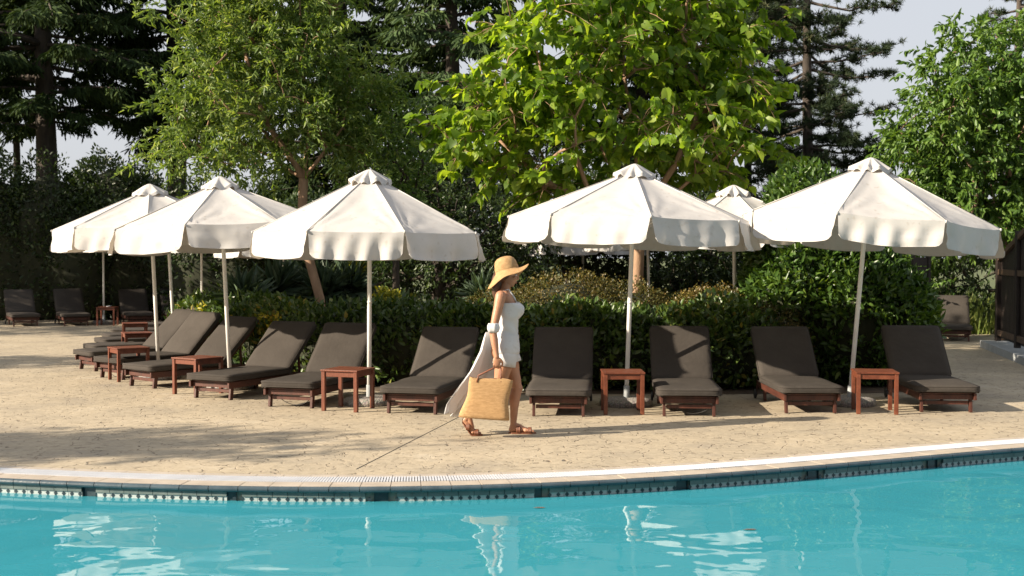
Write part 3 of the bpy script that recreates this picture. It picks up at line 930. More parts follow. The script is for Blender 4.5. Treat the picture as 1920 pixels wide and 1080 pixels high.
# ------------------------------------------------------------ sun loungers
def soft_box(lx, ly, lz, r, nx, ny, nz, seed=0, rx=None, puff=0.0, nz_amp=0.003, plan=0.06):
    """cushion centred at 0 with rounded edges; rounder plan corners at -x"""
    bm = bmesh.new()
    bmesh.ops.create_cube(bm, size=2)
    bm.free()
    vs = {}; fs = []; V = []
    def vid(i, j, k):
        key = (i, j, k)
        if key not in vs:
            vs[key] = len(V)
            x = (i / nx * 2 - 1) * lx / 2; y = (j / ny * 2 - 1) * ly / 2; z = (k / nz * 2 - 1) * lz / 2
            # rounded plan corner at the -x end
            ix = lx / 2 - plan; iy = ly / 2 - plan
            if x < -ix and abs(y) > iy:
                dx = x + ix; dy = abs(y) - iy
                m_ = max(abs(dx), dy); l = math.hypot(dx, dy)
                if l > 1e-9: x = -ix + dx / l * m_; y = math.copysign(iy + dy / l * m_, y)
            cx = max(-lx / 2 + r, min(lx / 2 - r, x)); cy = max(-ly / 2 + r, min(ly / 2 - r, y)); cz = max(-lz / 2 + r, min(lz / 2 - r, z))
            d = Vector((x - cx, y - cy, z - cz))
            if d.length > 1e-9:
                m_ = max(abs(d.x), abs(d.y), abs(d.z)); d = d.normalized() * m_
            p = Vector((cx, cy, cz)) + d
            if k == nz:
                p.z += puff * (1 - (2 * x / lx) ** 4) * (1 - (2 * y / ly) ** 4)
            nn = noise.noise(Vector((p.x * 4 + seed, p.y * 4, p.z * 4 + seed)))
            p += Vector((nn * .5, nn * .5, nn)) * nz_amp * 2
            V.append(p)
        return vs[key]
    for i in range(nx):
        for j in range(ny):
            fs.append((vid(i, j, nz), vid(i + 1, j, nz), vid(i + 1, j + 1, nz), vid(i, j + 1, nz)))
            fs.append((vid(i, j, 0), vid(i, j + 1, 0), vid(i + 1, j + 1, 0), vid(i + 1, j, 0)))
    for i in range(nx):
        for k in range(nz):
            fs.append((vid(i, 0, k), vid(i + 1, 0, k), vid(i + 1, 0, k + 1), vid(i, 0, k + 1)))
            fs.append((vid(i, ny, k), vid(i, ny, k + 1), vid(i + 1, ny, k + 1), vid(i + 1, ny, k)))
    for j in range(ny):
        for k in range(nz):
            fs.append((vid(0, j, k), vid(0, j, k + 1), vid(0, j + 1, k + 1), vid(0, j + 1, k)))
            fs.append((vid(nx, j, k), vid(nx, j + 1, k), vid(nx, j + 1, k + 1), vid(nx, j, k + 1)))
    return V, fs

LW = 0.69
BANG = R(44)
def make_lounger(seed=0, bang=BANG, cable=True):
    """origin: ground under the foot end; +x runs to the head"""
    root = empty('sun_lounger')
    mb = MB()
    for s in (-1, 1):
        mb.box((0.78, s * 0.29, 0.178), (1.5, 0.028, 0.075), None, 0.004)
    mb.box((0.085, 0, 0.172), (0.028, 0.55, 0.055), None, 0.004)
    mb.box((1.51, 0, 0.178), (0.028, 0.55, 0.07), None, 0.004)
    mb.build('frame', M['lounger_wood'], root)
    mb = MB()
    for i in range(13):
        mb.box((0.10 + i * 0.088, 0, 0.209), (0.055, 0.55, 0.014), None, 0.003)
    mb.build('slats', M['lounger_wood'], root)
    for x in (0.12, 1.25):
        for s in (-1, 1):
            mb = MB()
            mb.bar((x - 0.012, s * 0.292 - s * 0.03, 0.0), (x + 0.012, s * 0.292 - s * 0.03, 0.20), 0.030, 0.055, 0.004)
            mb.build('leg', M['lounger_wood'], root)
    mb = MB(); mb.box((0.12, 0, 0.105), (0.022, 0.48, 0.04), None, 0.003); mb.build('stretcher', M['lounger_wood'], root)
    for s in (-1, 1):
        mb = MB()
        yw = s * 0.325
        mb.lathe([(0.0, -0.013), (0.045, -0.013), (0.055, -0.008), (0.055, 0.008), (0.045, 0.013), (0.0, 0.013)], 20)
        mb.v = [(v[0] + 1.50, v[2] + yw, v[1] + 0.056) for v in mb.v]
        wh = mb.build('wheel', M['rubber'], root)
        mb = MB(); mb.box((1.50, s * 0.305, 0.10), (0.03, 0.012, 0.12)); mb.build('wheel_bracket', M['lounger_wood'], root)
    # backrest
    hx_, hz = 1.19, 0.215
    c, s_ = math.cos(bang), math.sin(bang)
    mb = MB()
    for s in (-1, 1):
        mb.bar((hx_, s * 0.25, hz), (hx_ + 0.72 * c, s * 0.25, hz + 0.72 * s_), 0.026, 0.04, 0.003, up=(-s_, 0, c))
    for i in range(8):
        d = 0.05 + i * 0.093
        mb.bar((hx_ + d * c - .016 * s_, -0.27, hz + d * s_ + .016 * c), (hx_ + d * c - .016 * s_, 0.27, hz + d * s_ + .016 * c), 0.055, 0.014, 0.002, up=(-s_, 0, c))
    mb.build('backrest_frame', M['lounger_wood'], root)
    for s in (-1, 1):
        mb = MB()
        mb.bar((hx_ + 0.42 * c, s * 0.215, hz + 0.42 * s_ - .01), (hx_ + 0.42 * c + 0.02, s * 0.215, 0.16), 0.022, 0.03, 0.002)
        mb.build('backrest_prop', M['lounger_wood'], root)
    # cushions
    th = 0.082
    V, F = soft_box(1.22, LW, th, 0.024, 20, 12, 4, seed, puff=0.010, plan=0.085)
    mb = MB(); mb.add([(v.x + 0.60, v.y, v.z + 0.221 + th / 2 + 0.0) for v in V], F, True)
    cu = mb.build('seat_cushion', M['cushion'], root)
    def piping(zc, inset, L0, L1, tf):
        pts = []
        r = 0.085
        hw = LW / 2 - inset
        for (cx, cy, a0, a1) in ((L0 + r, -hw + r, PI * 1.5, PI), (L0 + r, hw - r, PI, PI / 2)):
            for q in range(6):
                a = a0 + (a1 - a0) * q / 5
                pts.append((cx + r * math.cos(a), cy + r * math.sin(a), zc))
        pts = [(L1, -hw, zc)] + pts + [(L1, hw, zc)]
        m_ = MB(); m_.tube([tf(Vector(p)) for p in pts], 0.0042, 6)
        return m_
    pm = piping(0.221 + th - 0.016, -0.001, -0.009, 1.20, lambda p: p)
    pm.build('piping', M['cushion'], cu)
    pm = piping(0.221 + 0.018, -0.001, -0.009, 1.20, lambda p: p)
    pm.build('piping', M['cushion'], cu)
    V, F = soft_box(0.80, LW, th, 0.024, 14, 12, 4, seed + 5, puff=0.008, plan=0.03)
    Mt = Matrix(((c, 0, -s_), (0, 1, 0), (s_, 0, c)))
    off = Vector((hx_ - 0.018, 0, hz + 0.028))
    mb = MB(); mb.add([Mt @ Vector((-v.x + 0.40, v.y, v.z + th / 2 + 0.012)) + off for v in V], [f[::-1] for f in F], True)
    bc = mb.build('back_cushion', M['cushion'], root)
    mb = MB()
    for zz in (0.028, th - 0.004):
        mb.tube([Mt @ Vector((0.02, -LW / 2, zz)) + off, Mt @ Vector((0.78, -LW / 2, zz)) + off, Mt @ Vector((0.80, -LW / 2 + .02, zz)) + off,
                 Mt @ Vector((0.80, LW / 2 - .02, zz)) + off, Mt @ Vector((0.78, LW / 2, zz)) + off, Mt @ Vector((0.02, LW / 2, zz)) + off], 0.004, 5)
    mb.build('piping', M['cushion'], bc)
    if cable:
        mb = MB()
        pts = []
        for i in range(13):
            t = i / 12
            pts.append((0.10 + 0.05 * math.sin(t * PI), -0.30 + 0.6 * t, 0.16 - 0.135 * math.sin(PI * min(1, t * 1.15)) ** 0.8 if t < .87 else 0.06 + (t - .87) * .8))
        mb.tube(pts, 0.004, 5)
        mb.build('elastic_strap', M['rubber'], root)
    return root

def copy_tree(o, parent=None):
    c = o.copy(); COL.objects.link(c)
    if parent: c.parent = parent
    for ch in list(o.children): copy_tree(ch, c)
    return c

def place_lounger(o, foot, headx, yoff=0.0, L=1.70):
    """foot pixel of the legs' line, and the photo x of the middle of the head end"""
    f = G(*foot)
    best = None
    for i in range(-900, 900):
        th = R(i / 10)
        hX = f.x + L * math.sin(th); hY = f.y + L * math.cos(th)
        e = abs(960 + FPX * hX / hY - headx)
        if best is None or e < best[0]: best = (e, th)
    th = best[1]
    d = Vector((math.sin(th), math.cos(th), 0))
    o.location = Vector((f.x, f.y, 0)) - d * 0.10
    o.rotation_euler = (0, 0, PI / 2 - th)
    return o

GRP = 'sun loungers in the row around the pool'
near = [
 ((1047, 781), 1058, 'frontal sun lounger just behind the walking woman, back mostly in shade', 0),
 ((1292, 781), 1272, 'sun lounger right of the table with the stone base, strap dangling under its foot', 1),
 ((1520, 775), 1458, 'sun lounger left of the rightmost table, lower back catching the sun', 2),
 ((1774, 773), 1703, 'rightmost lounger of the front row, wholly shaded black backrest', 0),
 ((772, 776), 850, 'sun lounger with the slanting pole shadow across its back', 2),
 ((545, 764), 665, 'lounger left of the square table, its back sunny except for a shaded top band', 1),
 ((399, 748), 560, 'lounger standing over the rim of the umbrella shade, fifth from the woman', 2),
 ((267, 726), 465, 'lounger hidden in part by the leftmost tall front table, back fully shaded', 0),
 ((210, 710), 400, 'lounger left of the leaning second pole, sunlit streak on its back', 1),
 ((165, 694), 360, 'lounger below the bright leaning pole with a sunny back edge', 0),
]
protos = [make_lounger(0, BANG, False), make_lounger(3, R(45.5), True), make_lounger(8, R(43), False)]
used = [False] * 3
def get_lounger(k):
    if not used[k]:
        used[k] = True; return protos[k]
    return copy_tree(protos[k])
for ft, hx2, lab, k in near:
    o = get_lounger(k); place_lounger(o, ft, hx2); tag(o, lab, 'sun lounger', GRP)
far = [
 ((178, 681), 372, 'lounger behind the small orange-lit table, only its flat dark foot in view', 1),
 ((197, 667), 378, 'lounger with a sunlit foot between two small tables at the left', 2),
 ((208, 657), 384, 'farthest flat lounger of the left row beside the rear small table', 0),
 ((225, 645), 392, 'lounger at the far end of the left row close to the shade', 1),
 ((250, 634), 398, 'last lounger of the left row under the shade of the trees', 2),
 ((48, 612), 33, 'black shaded lounger at the far left edge against the dark hedge', 0),
 ((143, 611), 125, 'black shaded lounger left of the far table with the pole', 1),
 ((262, 609), 247, 'black shaded lounger right of the far table with the pole', 2),
 ((338, 607), 324, 'black shaded lounger behind the tilted pole at the dark hedge', 0),
 ((1790, 640), 1783, 'lone brown lounger in the sun behind the rightmost umbrella, near the dark fence', 1),
]
for ft, hx2, lab, k in far:
    o = get_lounger(k); place_lounger(o, ft, hx2); tag(o, lab, 'sun lounger', GRP if ft[0] < 700 else 'sun loungers beyond the hedge')
o = get_lounger(2); o.location = (5.45, 30.8, 0.0); o.rotation_euler = (0, 0, PI / 2)
tag(o, 'distant lounger whose sunlit back just shows above the hedge by a rear pole', 'sun lounger', 'sun loungers beyond the hedge')

# ------------------------------------------------------------ small tables
def make_table():
    root = empty('side_table')
    W_, H_ = 0.45, 0.455
    mb = MB()
    for i in range(5):
        mb.box((0, -W_ / 2 + 0.045 + i * 0.09, H_ - 0.009), (W_ - 0.086, 0.086, 0.018), None, 0.003)
    for s in (-1, 1):
        mb.box((s * (W_ / 2 - 0.0205), 0, H_ - 0.009), (0.041, W_, 0.018), None, 0.003)
    mb.build('tabletop', M['table'], root)
    mb = MB()
    for s in (-1, 1):
        mb.box((s * (W_ / 2 - 0.03), 0, H_ - 0.048), (0.02, W_ - 0.10, 0.058), None, 0.003)
        mb.box((0, s * (W_ / 2 - 0.03), H_ - 0.048), (W_ - 0.10, 0.02, 0.058), None, 0.003)
    mb.build('apron', M['table'], root)
    for a in (-1, 1):
        for b in (-1, 1):
            mb = MB(); mb.box((a * (W_ / 2 - 0.028), b * (W_ / 2 - 0.028), (H_ - 0.018) / 2), (0.042, 0.042, H_ - 0.0185), None, 0.004)
            mb.build('leg', M['table'], root)
    return root
tb0 = make_table()
def tabs(px, s):      # table centre from photo x and scale
    Y = FPX / s; return ((px - 960) / s, Y)
T = [((1.20, 13.30), 0, 'wooden side table standing over the round stone base nearest the woman'),
     ((3.95, 13.33), -8, 'rightmost wooden side table between the last two loungers'),
     ((-1.815, 13.56), 70, 'square wooden side table whose corner points to the camera, by the middle left umbrella'),
     ((-3.88, 15.12), 55, 'wooden side table between two shaded loungers beside the second leaning pole'),
     (tabs(240, 137), 35, 'small table glowing orange in the sun in front of the first leaning pole'),
     (tabs(256, 115), 25, 'small reddish table standing between the flat left loungers'),
     (tabs(252, 100.5), 20, 'small dark table at the back of the left row of loungers'),
     (tabs(201, 76.5), 5, 'dark table in deep shade at the far umbrella pole')]
for i, (xy, rz, lab) in enumerate(T):
    o = tb0 if i == 0 else copy_tree(tb0)
    o.location = (xy[0], xy[1], 0); o.rotation_euler = (0, 0, R(rz)); tag(o, lab, 'side table', 'wooden side tables between the loungers')
mb = MB(); mb.lathe([(0.0, 0), (0.05, 0), (0.06, 0.012), (0.062, 0.022), (0.05, 0.022), (0.045, 0.01), (0, 0.01)], 20)
ash = mb.build('ashtray', M['grate']); ash.location = (T[7][0][0] + 0.03, T[7][0][1], 0.455)
tag(ash, 'white ashtray on the far shaded table', 'ashtray')

# ------------------------------------------------------------ umbrellas
def make_umbrella(loc, rz, Rr=1.42, top=2.69, lean=(0, 0), label='', seed=0, group='white canvas umbrellas by the pool', base=True, rimz=None):
    """lean: tilt of the pole in radians (towards +x, towards +y)"""
    rnd = random.Random(seed)
    root = empty('parasol', loc, 0, label, 'umbrella', group)
    Mx = Matrix.Rotation(lean[0], 3, 'Y') @ Matrix.Rotation(-lean[1], 3, 'X')
    def tf(p): return Mx @ Vector(p)
    zr = (top - 0.73) if rimz is None else rimz          # rib ends
    zt = top - 0.135         # canopy at the crown opening
    rt = 0.15
    if base:
        mb = MB(); mb.lathe([(0.0, 0.088), (0.10, 0.088), (0.22, 0.084), (0.28, 0.070), (0.302, 0.045), (0.30, 0.02), (0.29, 0.0)], 40)
        mb.build('base_slab', M['pebble'], root)
        mb = MB(); mb.lathe([(0.034, 0.08), (0.034, 0.22), (0.030, 0.224)], 16); mb.v = [tf(v) for v in mb.v]
        mb.build('pole_socket', M['kerb'], root)
    mb = MB(); mb.tube([tf((0, 0, 0.05)), tf((0, 0, top - 0.10))], 0.0255, 14); pole = mb.build('pole', M['pole'], root)
    mb = MB(); mb.tube([tf((0, 0, 1.16)), tf((0, 0, 1.185))], 0.0285, 12); mb.build('pole_collar', M['pole'], pole)
    # canopy
    NT, NR = 28, 22
    corners = [(math.cos(rz + k * PI / 4), math.sin(rz + k * PI / 4)) for k in range(8)]
    mb = MB(); hem = MB()
    for k in range(8):
        c0 = Vector((*corners[k], 0)); c1 = Vector((*corners[(k + 1) % 8], 0))
        mid = ((c0 + c1) / 2).normalized()
        sag = rnd.uniform(0.030, 0.065); pull = rnd.uniform(-0.01, 0.01)
        ph = rnd.uniform(0, 6)
        nrm = (mid * 0.45 + Vector((0, 0, 0.89))).normalized()
        vs = []; fs = []
        rim = []
        for i in range(NR + 1):
            r = i / NR
            for j in range(NT + 1):
                t = j / NT
                d = c0.lerp(c1, t)
                rad = rt + (Rr - rt) * r
                p = Vector((d.x * rad, d.y * rad, zt + (zr - zt) * r))
                # ribs straight, cloth sags between them
                bow = math.sin(PI * t)
                p -= nrm * sag * bow * math.sin(PI * min(1, 0.15 + r * 0.72)) * (0.4 + 0.6 * r)
                p.z += 0.02 * bow * r * r * 0 
                # wrinkles that fan from the rib ends
                for (tc, sg) in ((0, 1), (1, -1)):
                    dx = abs(t - tc) * 1.07; dy = (1 - r) * 1.25
                    dist = math.hypot(dx, dy) + 1e-4
                    ang = math.atan2(dy, dx)
                    amp = 0.016 * math.exp(-dist * 2.8) * min(1, dist * 9)
                    p += nrm * amp * math.sin(ang * 13 + ph + tc * 2)
                p += nrm * 0.006 * noise.noise(Vector((p.x * 2.3 + seed, p.y * 2.3, k))) * bow
                vs.append(tf(p))
                if i == NR: rim.append(p.copy())
        for i in range(NR):
            for j in range(NT):
                a = i * (NT + 1) + j
                fs.append((a, a + 1, a + NT + 2, a + NT + 1))
        mb.add(vs, fs, True)
        # hanging valance with rounded lower corners
        NV, NT2 = 8, 32
        vl = 0.275 * rnd.uniform(0.96, 1.04)
        vs = []; fs = []
        flare = rnd.uniform(0.0, 0.075); fw = rnd.uniform(1.6, 4.2); fa = rnd.uniform(0.010, 0.030)
        for i in range(NV + 1):
            v = i / NV
            for j in range(NT2 + 1):
                t = j / NT2
                te = 0.006 + 0.988 * t
                q = te * NT; jj = min(NT - 1, int(q)); p = rim[jj].lerp(rim[jj + 1], q - jj)
                e = min(te, 1 - te) * 1.09
                rr = 0.085
                drop = vl if e > rr else vl - rr * 0.9 * (1 - math.sqrt(max(0, 1 - ((rr - e) / rr) ** 2)))
                drop *= 1 + 0.05 * math.sin(PI * t)
                # pull the hem corners inward a little as they fall
                tt = te + (0.5 - te) * 0.035 * v
                q2 = tt * NT; j2 = min(NT - 1, int(q2)); p2 = rim[j2].lerp(rim[j2 + 1], q2 - j2)
                p = Vector((p2.x, p2.y, p.z))
                out = flare * v + fa * v * math.sin(t * 2 * PI * fw + ph + .8 * v) + 0.016 * v * noise.noise(Vector((t * 5, v * 2, seed + k))) * 2
                out += 0.012 * math.sin(PI * v) * noise.noise(Vector((t * 9, v * 3, seed * 1.7 + k)))
                p = p + mid * out + Vector((0, 0, -drop * v))
                vs.append(tf(p))
        for i in range(NV):
            for j in range(NT2):
                a = i * (NT2 + 1) + j
                fs.append((a, a + 1, a + NT2 + 2, a + NT2 + 1))
        hem.add(vs, fs, True)
        # rolled hem edge
        hem.tube([Vector(vs[NV * (NT2 + 1) + j]) for j in range(NT2 + 1)], 0.0035, 5)
    ca = mb.build('canopy', M['canvas'], root)
    hem.build('valance', M['canvas'], ca)
    # seams over the ribs
    mb = MB()
    for k in range(8):
        c = corners[k]
        mb.tube([tf((c[0] * rt, c[1] * rt, zt + 0.003)), tf((c[0] * Rr, c[1] * Rr, zr + 0.004))], 0.006, 6)
        mb.ell(tf((c[0] * (Rr + .004), c[1] * (Rr + .004), zr - 0.004)), (0.014, 0.014, 0.018), None, 8, 6)
    mb.build('seam', M['canvas'], ca)
    # crown vent: a crumpled little cap
    mb = MB(); vs = []; fs = []
    NA, NB = 64, 9
    for i in range(NB + 1):
        u = i / NB
        for j in range(NA):
            a = 2 * PI * j / NA
            fl = math.cos(8 * (a - rz)) * 0.5 + 0.5            # 1 on ribs
            wob = 0.5 * math.sin(5 * a + seed) + 0.5 * math.sin(11 * a + seed * 2)
            fl2 = 0.5 - 0.5 * math.cos(10 * a + seed * 1.3 + 0.8 * math.sin(3 * a))
            r = 0.012 + 0.215 * u ** 0.95 * (1 + 0.13 * u * (fl2 - .5)) + 0.016 * u * u * wob
            z = top + 0.0 - 0.145 * u ** 1.25 + u ** 2.5 * (0.050 * fl2 - 0.020) + 0.012 * u * wob
            z += 0.006 * math.sin(8 * (a - rz) + 2) * u
            vs.append(tf((r * math.cos(a), r * math.sin(a), z)))
    for i in range(NB):
        for j in range(NA):
            j2 = (j + 1) % NA
            fs.append((i * NA + j, i * NA + j2, (i + 1) * NA + j2, (i + 1) * NA + j))
    fs.append(tuple(range(NA))[::-1])
    mb.add(vs, fs, True)
    # short valance of the cap
    e = vs[NB * NA:]
    vs2 = list(e); fs2 = []
    for j in range(NA):
        p = e[j]; a = 2 * PI * j / NA
        vs2.append(p + tf((0.006 * math.cos(a), 0.006 * math.sin(a), -0.030 - 0.014 * math.sin(10 * a + seed))))
    for j in range(NA):
        j2 = (j + 1) % NA; fs2.append((j, j2, NA + j2, NA + j))
    mb.add(vs2, fs2, True)
    mb.build('vent_cap', M['canvas'], ca)
    # ribs and struts
    for k in range(8):
        c = corners[k]
        mb = MB(); mb.tube([tf((c[0] * 0.03, c[1] * 0.03, zt + 0.02)), tf((c[0] * (Rr - .01), c[1] * (Rr - .01), zr - 0.014))], 0.008, 6)
        rb = mb.build('rib', M['pole'], root)
        mb = MB(); mb.tube([tf((c[0] * 0.03, c[1] * 0.03, zr - 0.12)), tf((c[0] * 0.72, c[1] * 0.72, zt + (zr - zt) * (0.72 - rt) / (Rr - rt) - 0.022))], 0.007, 6)
        mb.build('strut', M['pole'], rb)
    mb = MB(); mb.tube([tf((0, 0, zr - 0.16)), tf((0, 0, zr - 0.08))], 0.045, 14); mb.build('runner', M['pole'], root)
    return root

O8 = PI / 8
make_umbrella((-1.64, 14.05, 0), O8 + R(0), 1.33, 2.69, (R(0.3), 0), 'white parasol with an upright pole left of the walking woman', 1)
make_umbrella((1.30, 13.95, 0), R(2), 1.41, 2.75, (R(2.0), R(0.5)), 'white parasol right of the woman, its cap touching the large-leaved branches', 2, rimz=2.10)
make_umbrella((3.86, 14.0, 0), O8 + R(-5), 1.44, 2.83, (R(4.7), R(0)), 'rightmost white parasol, clearly tilting to the right', 3)
make_umbrella((-3.61, 15.7, 0), R(-4), 1.42, 2.72, (R(-2.6), 0), 'second white parasol from the left, overlapping the leftmost one', 4, rimz=2.07)
make_umbrella((-4.90, 17.0, 0), R(14), 1.30, 2.70, (R(-2.5), 0), 'leftmost white parasol beside the dark trees', 5, rimz=2.10)
g2 = 'white canvas umbrellas farther back'
def ub(px, s, lean, label, seed, rz=0.2, top=2.69, Rr=1.40, rimz=None):
    return make_umbrella(((px - 960) / s, FPX / s, 0), rz, Rr, top, lean, label, seed, g2, rimz=rimz)
ub(328, 117, (R(-3), 0), 'parasol hidden behind the leftmost one, thick leaning pole in view', 11, Rr=1.3, rimz=2.12)
ub(194, 75, (0, 0), 'far parasol standing in the shade with the dark table at its pole', 12, 0.5, Rr=1.2, top=2.62, rimz=2.08)
ub(378, 84, (0, 0), 'rear parasol whose thin pole shows above the loungers at left', 13, 0.3, rimz=2.08)
ub(583, 80, (0, 0), 'rear parasol whose short bit of pole shows above the spiky plants', 14, 0.1)
ub(532, 90, (0, 0), 'rear parasol peeping out between the second and third canopies', 15, 0.35)
ub(1093, 86, (0, 0), 'rear parasol whose hem shows below the canopy right of the woman', 16, 0.2, Rr=1.42, rimz=2.02)
ub(1219, 96, (R(-1.5), 0), 'rear parasol behind the trunk of the large-leaved tree', 17, 0.5, Rr=1.3, rimz=2.12)
ub(1380, 133, (R(-0.9), 0), 'rear parasol with its peak in view between the two right canopies', 18, 0.15, top=2.70, rimz=2.10, Rr=1.3)

# slim post behind the woman
mb = MB(); mb.tube([(0, 0, 0), (0, 0, 1.68)], [0.028, 0.024], 10); mb.ell((0, 0, 1.69), (0.03, 0.03, 0.03), None, 10, 8)
o = mb.build('garden_post', M['pole']); o.location = (WX(967, 28), 28, 0)
tag(o, 'slim white post seen behind the straw hat', 'post')

# ------------------------------------------------------------ planting near the pool
def hedge_path(pts, rz, h, r, step=0.45, zc=0.42):
    out = []
    pts = np.array(pts, float)
    d = np.concatenate([[0], np.cumsum(np.hypot(*np.diff(pts, axis=0).T))])
    n = int(d[-1] / step) + 1
    rr = random.Random(3)
    for i in range(n + 1):
        s = d[-1] * i / n
        x = np.interp(s, d, pts[:, 0]); y = np.interp(s, d, pts[:, 1])
        k = 1 + rr.uniform(-0.07, 0.07)
        out.append((x, y, h * zc, r * k, r * k, h * (1 - zc) * (1 + rr.uniform(-0.06, 0.08))))
    return out
hl1 = hedge_path([(-5.2, 21.0), (-4.1, 18.8), (-3.0, 17.3), (-2.0, 16.45), (-0.9, 16.0)], 0, 1.02, 0.62, 0.4, 0.45)
bush('hedge', 'low leafy green hedge curving behind the left loungers', 'hedge', hl1, 17000, 0.11, 0.056, 'lance', LM['hedge'], 31, 'low hedges behind the loungers', depth=0.22, rough=0.2, tips=0.28, up=0.4)
hl2 = hedge_path([(-0.5, 15.9), (0.6, 15.85), (1.8, 15.85), (3.0, 15.95)], 0, 1.08, 0.64, 0.4, 0.45)
bush('hedge', 'low leafy green hedge behind the woman and the middle loungers', 'hedge', hl2, 17000, 0.11, 0.056, 'lance', LM['hedge'], 32, 'low hedges behind the loungers', depth=0.22, rough=0.2, tips=0.28, up=0.4)
bush('mounded_shrub', 'rounded clipped shrub with rusty and yellow tips around the large-leaved tree', 'shrub',
     [(0.75, 17.4, 0.65, 1.0, 0.75, 0.80), (1.65, 17.5, 0.6, 0.85, 0.75, 0.72), (-0.15, 17.5, 0.5, 0.8, 0.7, 0.68)], 22000, 0.042, 0.026, 'diamond', LM['rust'], 33, 'mounded shrubs behind the hedge', depth=0.10)
bush('mounded_shrub', 'rusty brown mounded shrub left of the laurel bush', 'shrub',
     [(2.75, 16.75, 0.5, 0.95, 0.6, 0.74), (3.35, 16.0, 0.42, 0.62, 0.5, 0.66)], 15000, 0.042, 0.026, 'diamond', LM['rust'], 34, 'mounded shrubs behind the hedge', depth=0.10)
bush('laurel_bush', 'tall glossy laurel bush behind the rightmost parasol', 'shrub',
     [(3.95, 16.6, 1.0, 0.80, 0.8, 1.25), (4.55, 16.3, 0.85, 0.78, 0.75, 1.15), (5.0, 16.2, 0.6, 0.55, 0.6, 0.85), (4.12, 16.9, 2.15, 0.72, 0.7, 0.80), (4.7, 16.8, 1.75, 0.65, 0.7, 0.7)],
     24000, 0.12, 0.052, 'lance', LM['laurel'], 35, depth=0.26, rough=0.16, tips=0.22, up=0.35)
rng = np.random.default_rng(5)
YS = [(403, 580, 19.6, .30, 'yellow variegated shrub at the head of the left loungers'),
      (515, 598, 17.4, .22, 'small yellow shrub between the shaded backrests'),
      (728, 550, 17.9, .16, 'yellow flowering shrub low behind the upright white pole'),
      (672, 495, 21.4, .14, 'yellow and orange leaf tuft under the middle left canopy'),
      ]
for px, py, Y, r, lab in YS:
    x = WX(px, Y); z = HZ(py, Y)
    bush('yellow_shrub', lab, 'shrub', [(x, Y - .3, max(z - r * .7, .3), r, r * .8, r), (x + r * .8, Y - .25, max(z - r, .25), r * .8, r * .7, r * .8)], 900, 0.085, 0.042, 'lance', LM['yellow'], int(px), 'yellow shrubs in the bed', depth=0.2, core=0.45, base=np.array([x, Y, 0.0]))

def yucca(px, py, Y, r, n, seed, lab):
    rg = np.random.default_rng(seed)
    x = WX(px, Y); z = HZ(py, Y)
    root = empty('yucca', (x, Y, 0), 0, lab, 'plant', 'spiky plants in the bed')
    mb = MB(); mb.tube([(0, 0, 0), (0.02, 0, z - r * .25)], [0.06, 0.05], 8); mb.build('stem', M['bark'], root)
    P = np.zeros((n, 3)); P[:, 2] = z - r * .3 + rg.normal(size=n) * 0.06
    d = norm(rg.normal(size=(n, 3)) + np.array([0, 0, 0.45])); 
    leaves('blades', P, d, np.cross(d, rg.normal(size=(n, 3))), r * rg.uniform(.75, 1.1, n), 0.034, 'lance', LM['yucca'], root, rg)
for i, (px, py, Y, r, lab) in enumerate([(455, 545, 19.2, .62, 'spiky grey-green plant nearest the left poles'), (520, 525, 20.9, .66, 'spiky grey-green plant left of the leaning trunk'),
                                    (610, 530, 20.8, .64, 'spiky grey-green plant around the leaning trunk'), (655, 522, 21.0, .62, 'spiky grey-green plant left of the upright pole'),
                                    (575, 498, 21.4, .6, 'spiky grey-green plant behind the others under the canopy'), (905, 545, 18.6, .45, 'small spiky plant just left of the straw hat')]):
    yucca(px, py, Y, r, 190, 60 + i, lab)

# ------------------------------------------------------------ the two feature trees
A_Y = 19.7
ax = lambda px: WX(px, A_Y)
az = lambda py: HZ(py, A_Y)
broad_tree('ash_tree', 'slender pale green tree with narrow leaves and a leaning forked trunk behind the left canopies', 'tree',
    [(ax(606), A_Y, 0), (ax(600), A_Y, az(560)), (ax(578), A_Y, az(480)), (ax(567), A_Y, az(400)), (ax(570), A_Y, az(335))],
    [(ax(470), A_Y, az(180), 1.45, 1.1, 1.3), (ax(590), A_Y + .3, az(130), 1.05, 1.0, 1.45), (ax(395), A_Y - .1, az(255), 1.05, 0.8, 0.66), (ax(540), A_Y, az(-60), 1.2, 1.0, 1.25), (ax(420), A_Y, az(30), 0.85, 0.7, 1.0), (ax(660), A_Y + .4, az(230), 0.62, 0.7, 0.75)],
    210, 0.23, 9, 18, 0.50, 0.125, 0.037, 'lance', LM['ash'], M['bark_red'], 0.075, 41, droop=0.15, bias=2.0, upn=0.6, leaders=[
      [(ax(556), A_Y, az(310)), (ax(535), A_Y - .05, az(280)), (ax(505), A_Y - .1, az(235)), (ax(480), A_Y - .1, az(170)), (ax(462), A_Y - .1, az(90))],
      [(ax(574), A_Y, az(300)), (ax(580), A_Y + .1, az(250)), (ax(572), A_Y + .1, az(180)), (ax(566), A_Y + .1, az(80)), (ax(560), A_Y + .1, az(-40))],
      [(ax(590), A_Y, az(310)), (ax(612), A_Y, az(283)), (ax(640), A_Y + .15, az(240)), (ax(655), A_Y + .2, az(170))],
      [(ax(545), A_Y + .15, az(322)), (ax(500), A_Y + .3, az(290)), (ax(440), A_Y + .2, az(262)), (ax(390), A_Y, az(240))]])
C_Y = 18.5
cx_ = lambda px: WX(px, C_Y)
cz_ = lambda py: HZ(py, C_Y)
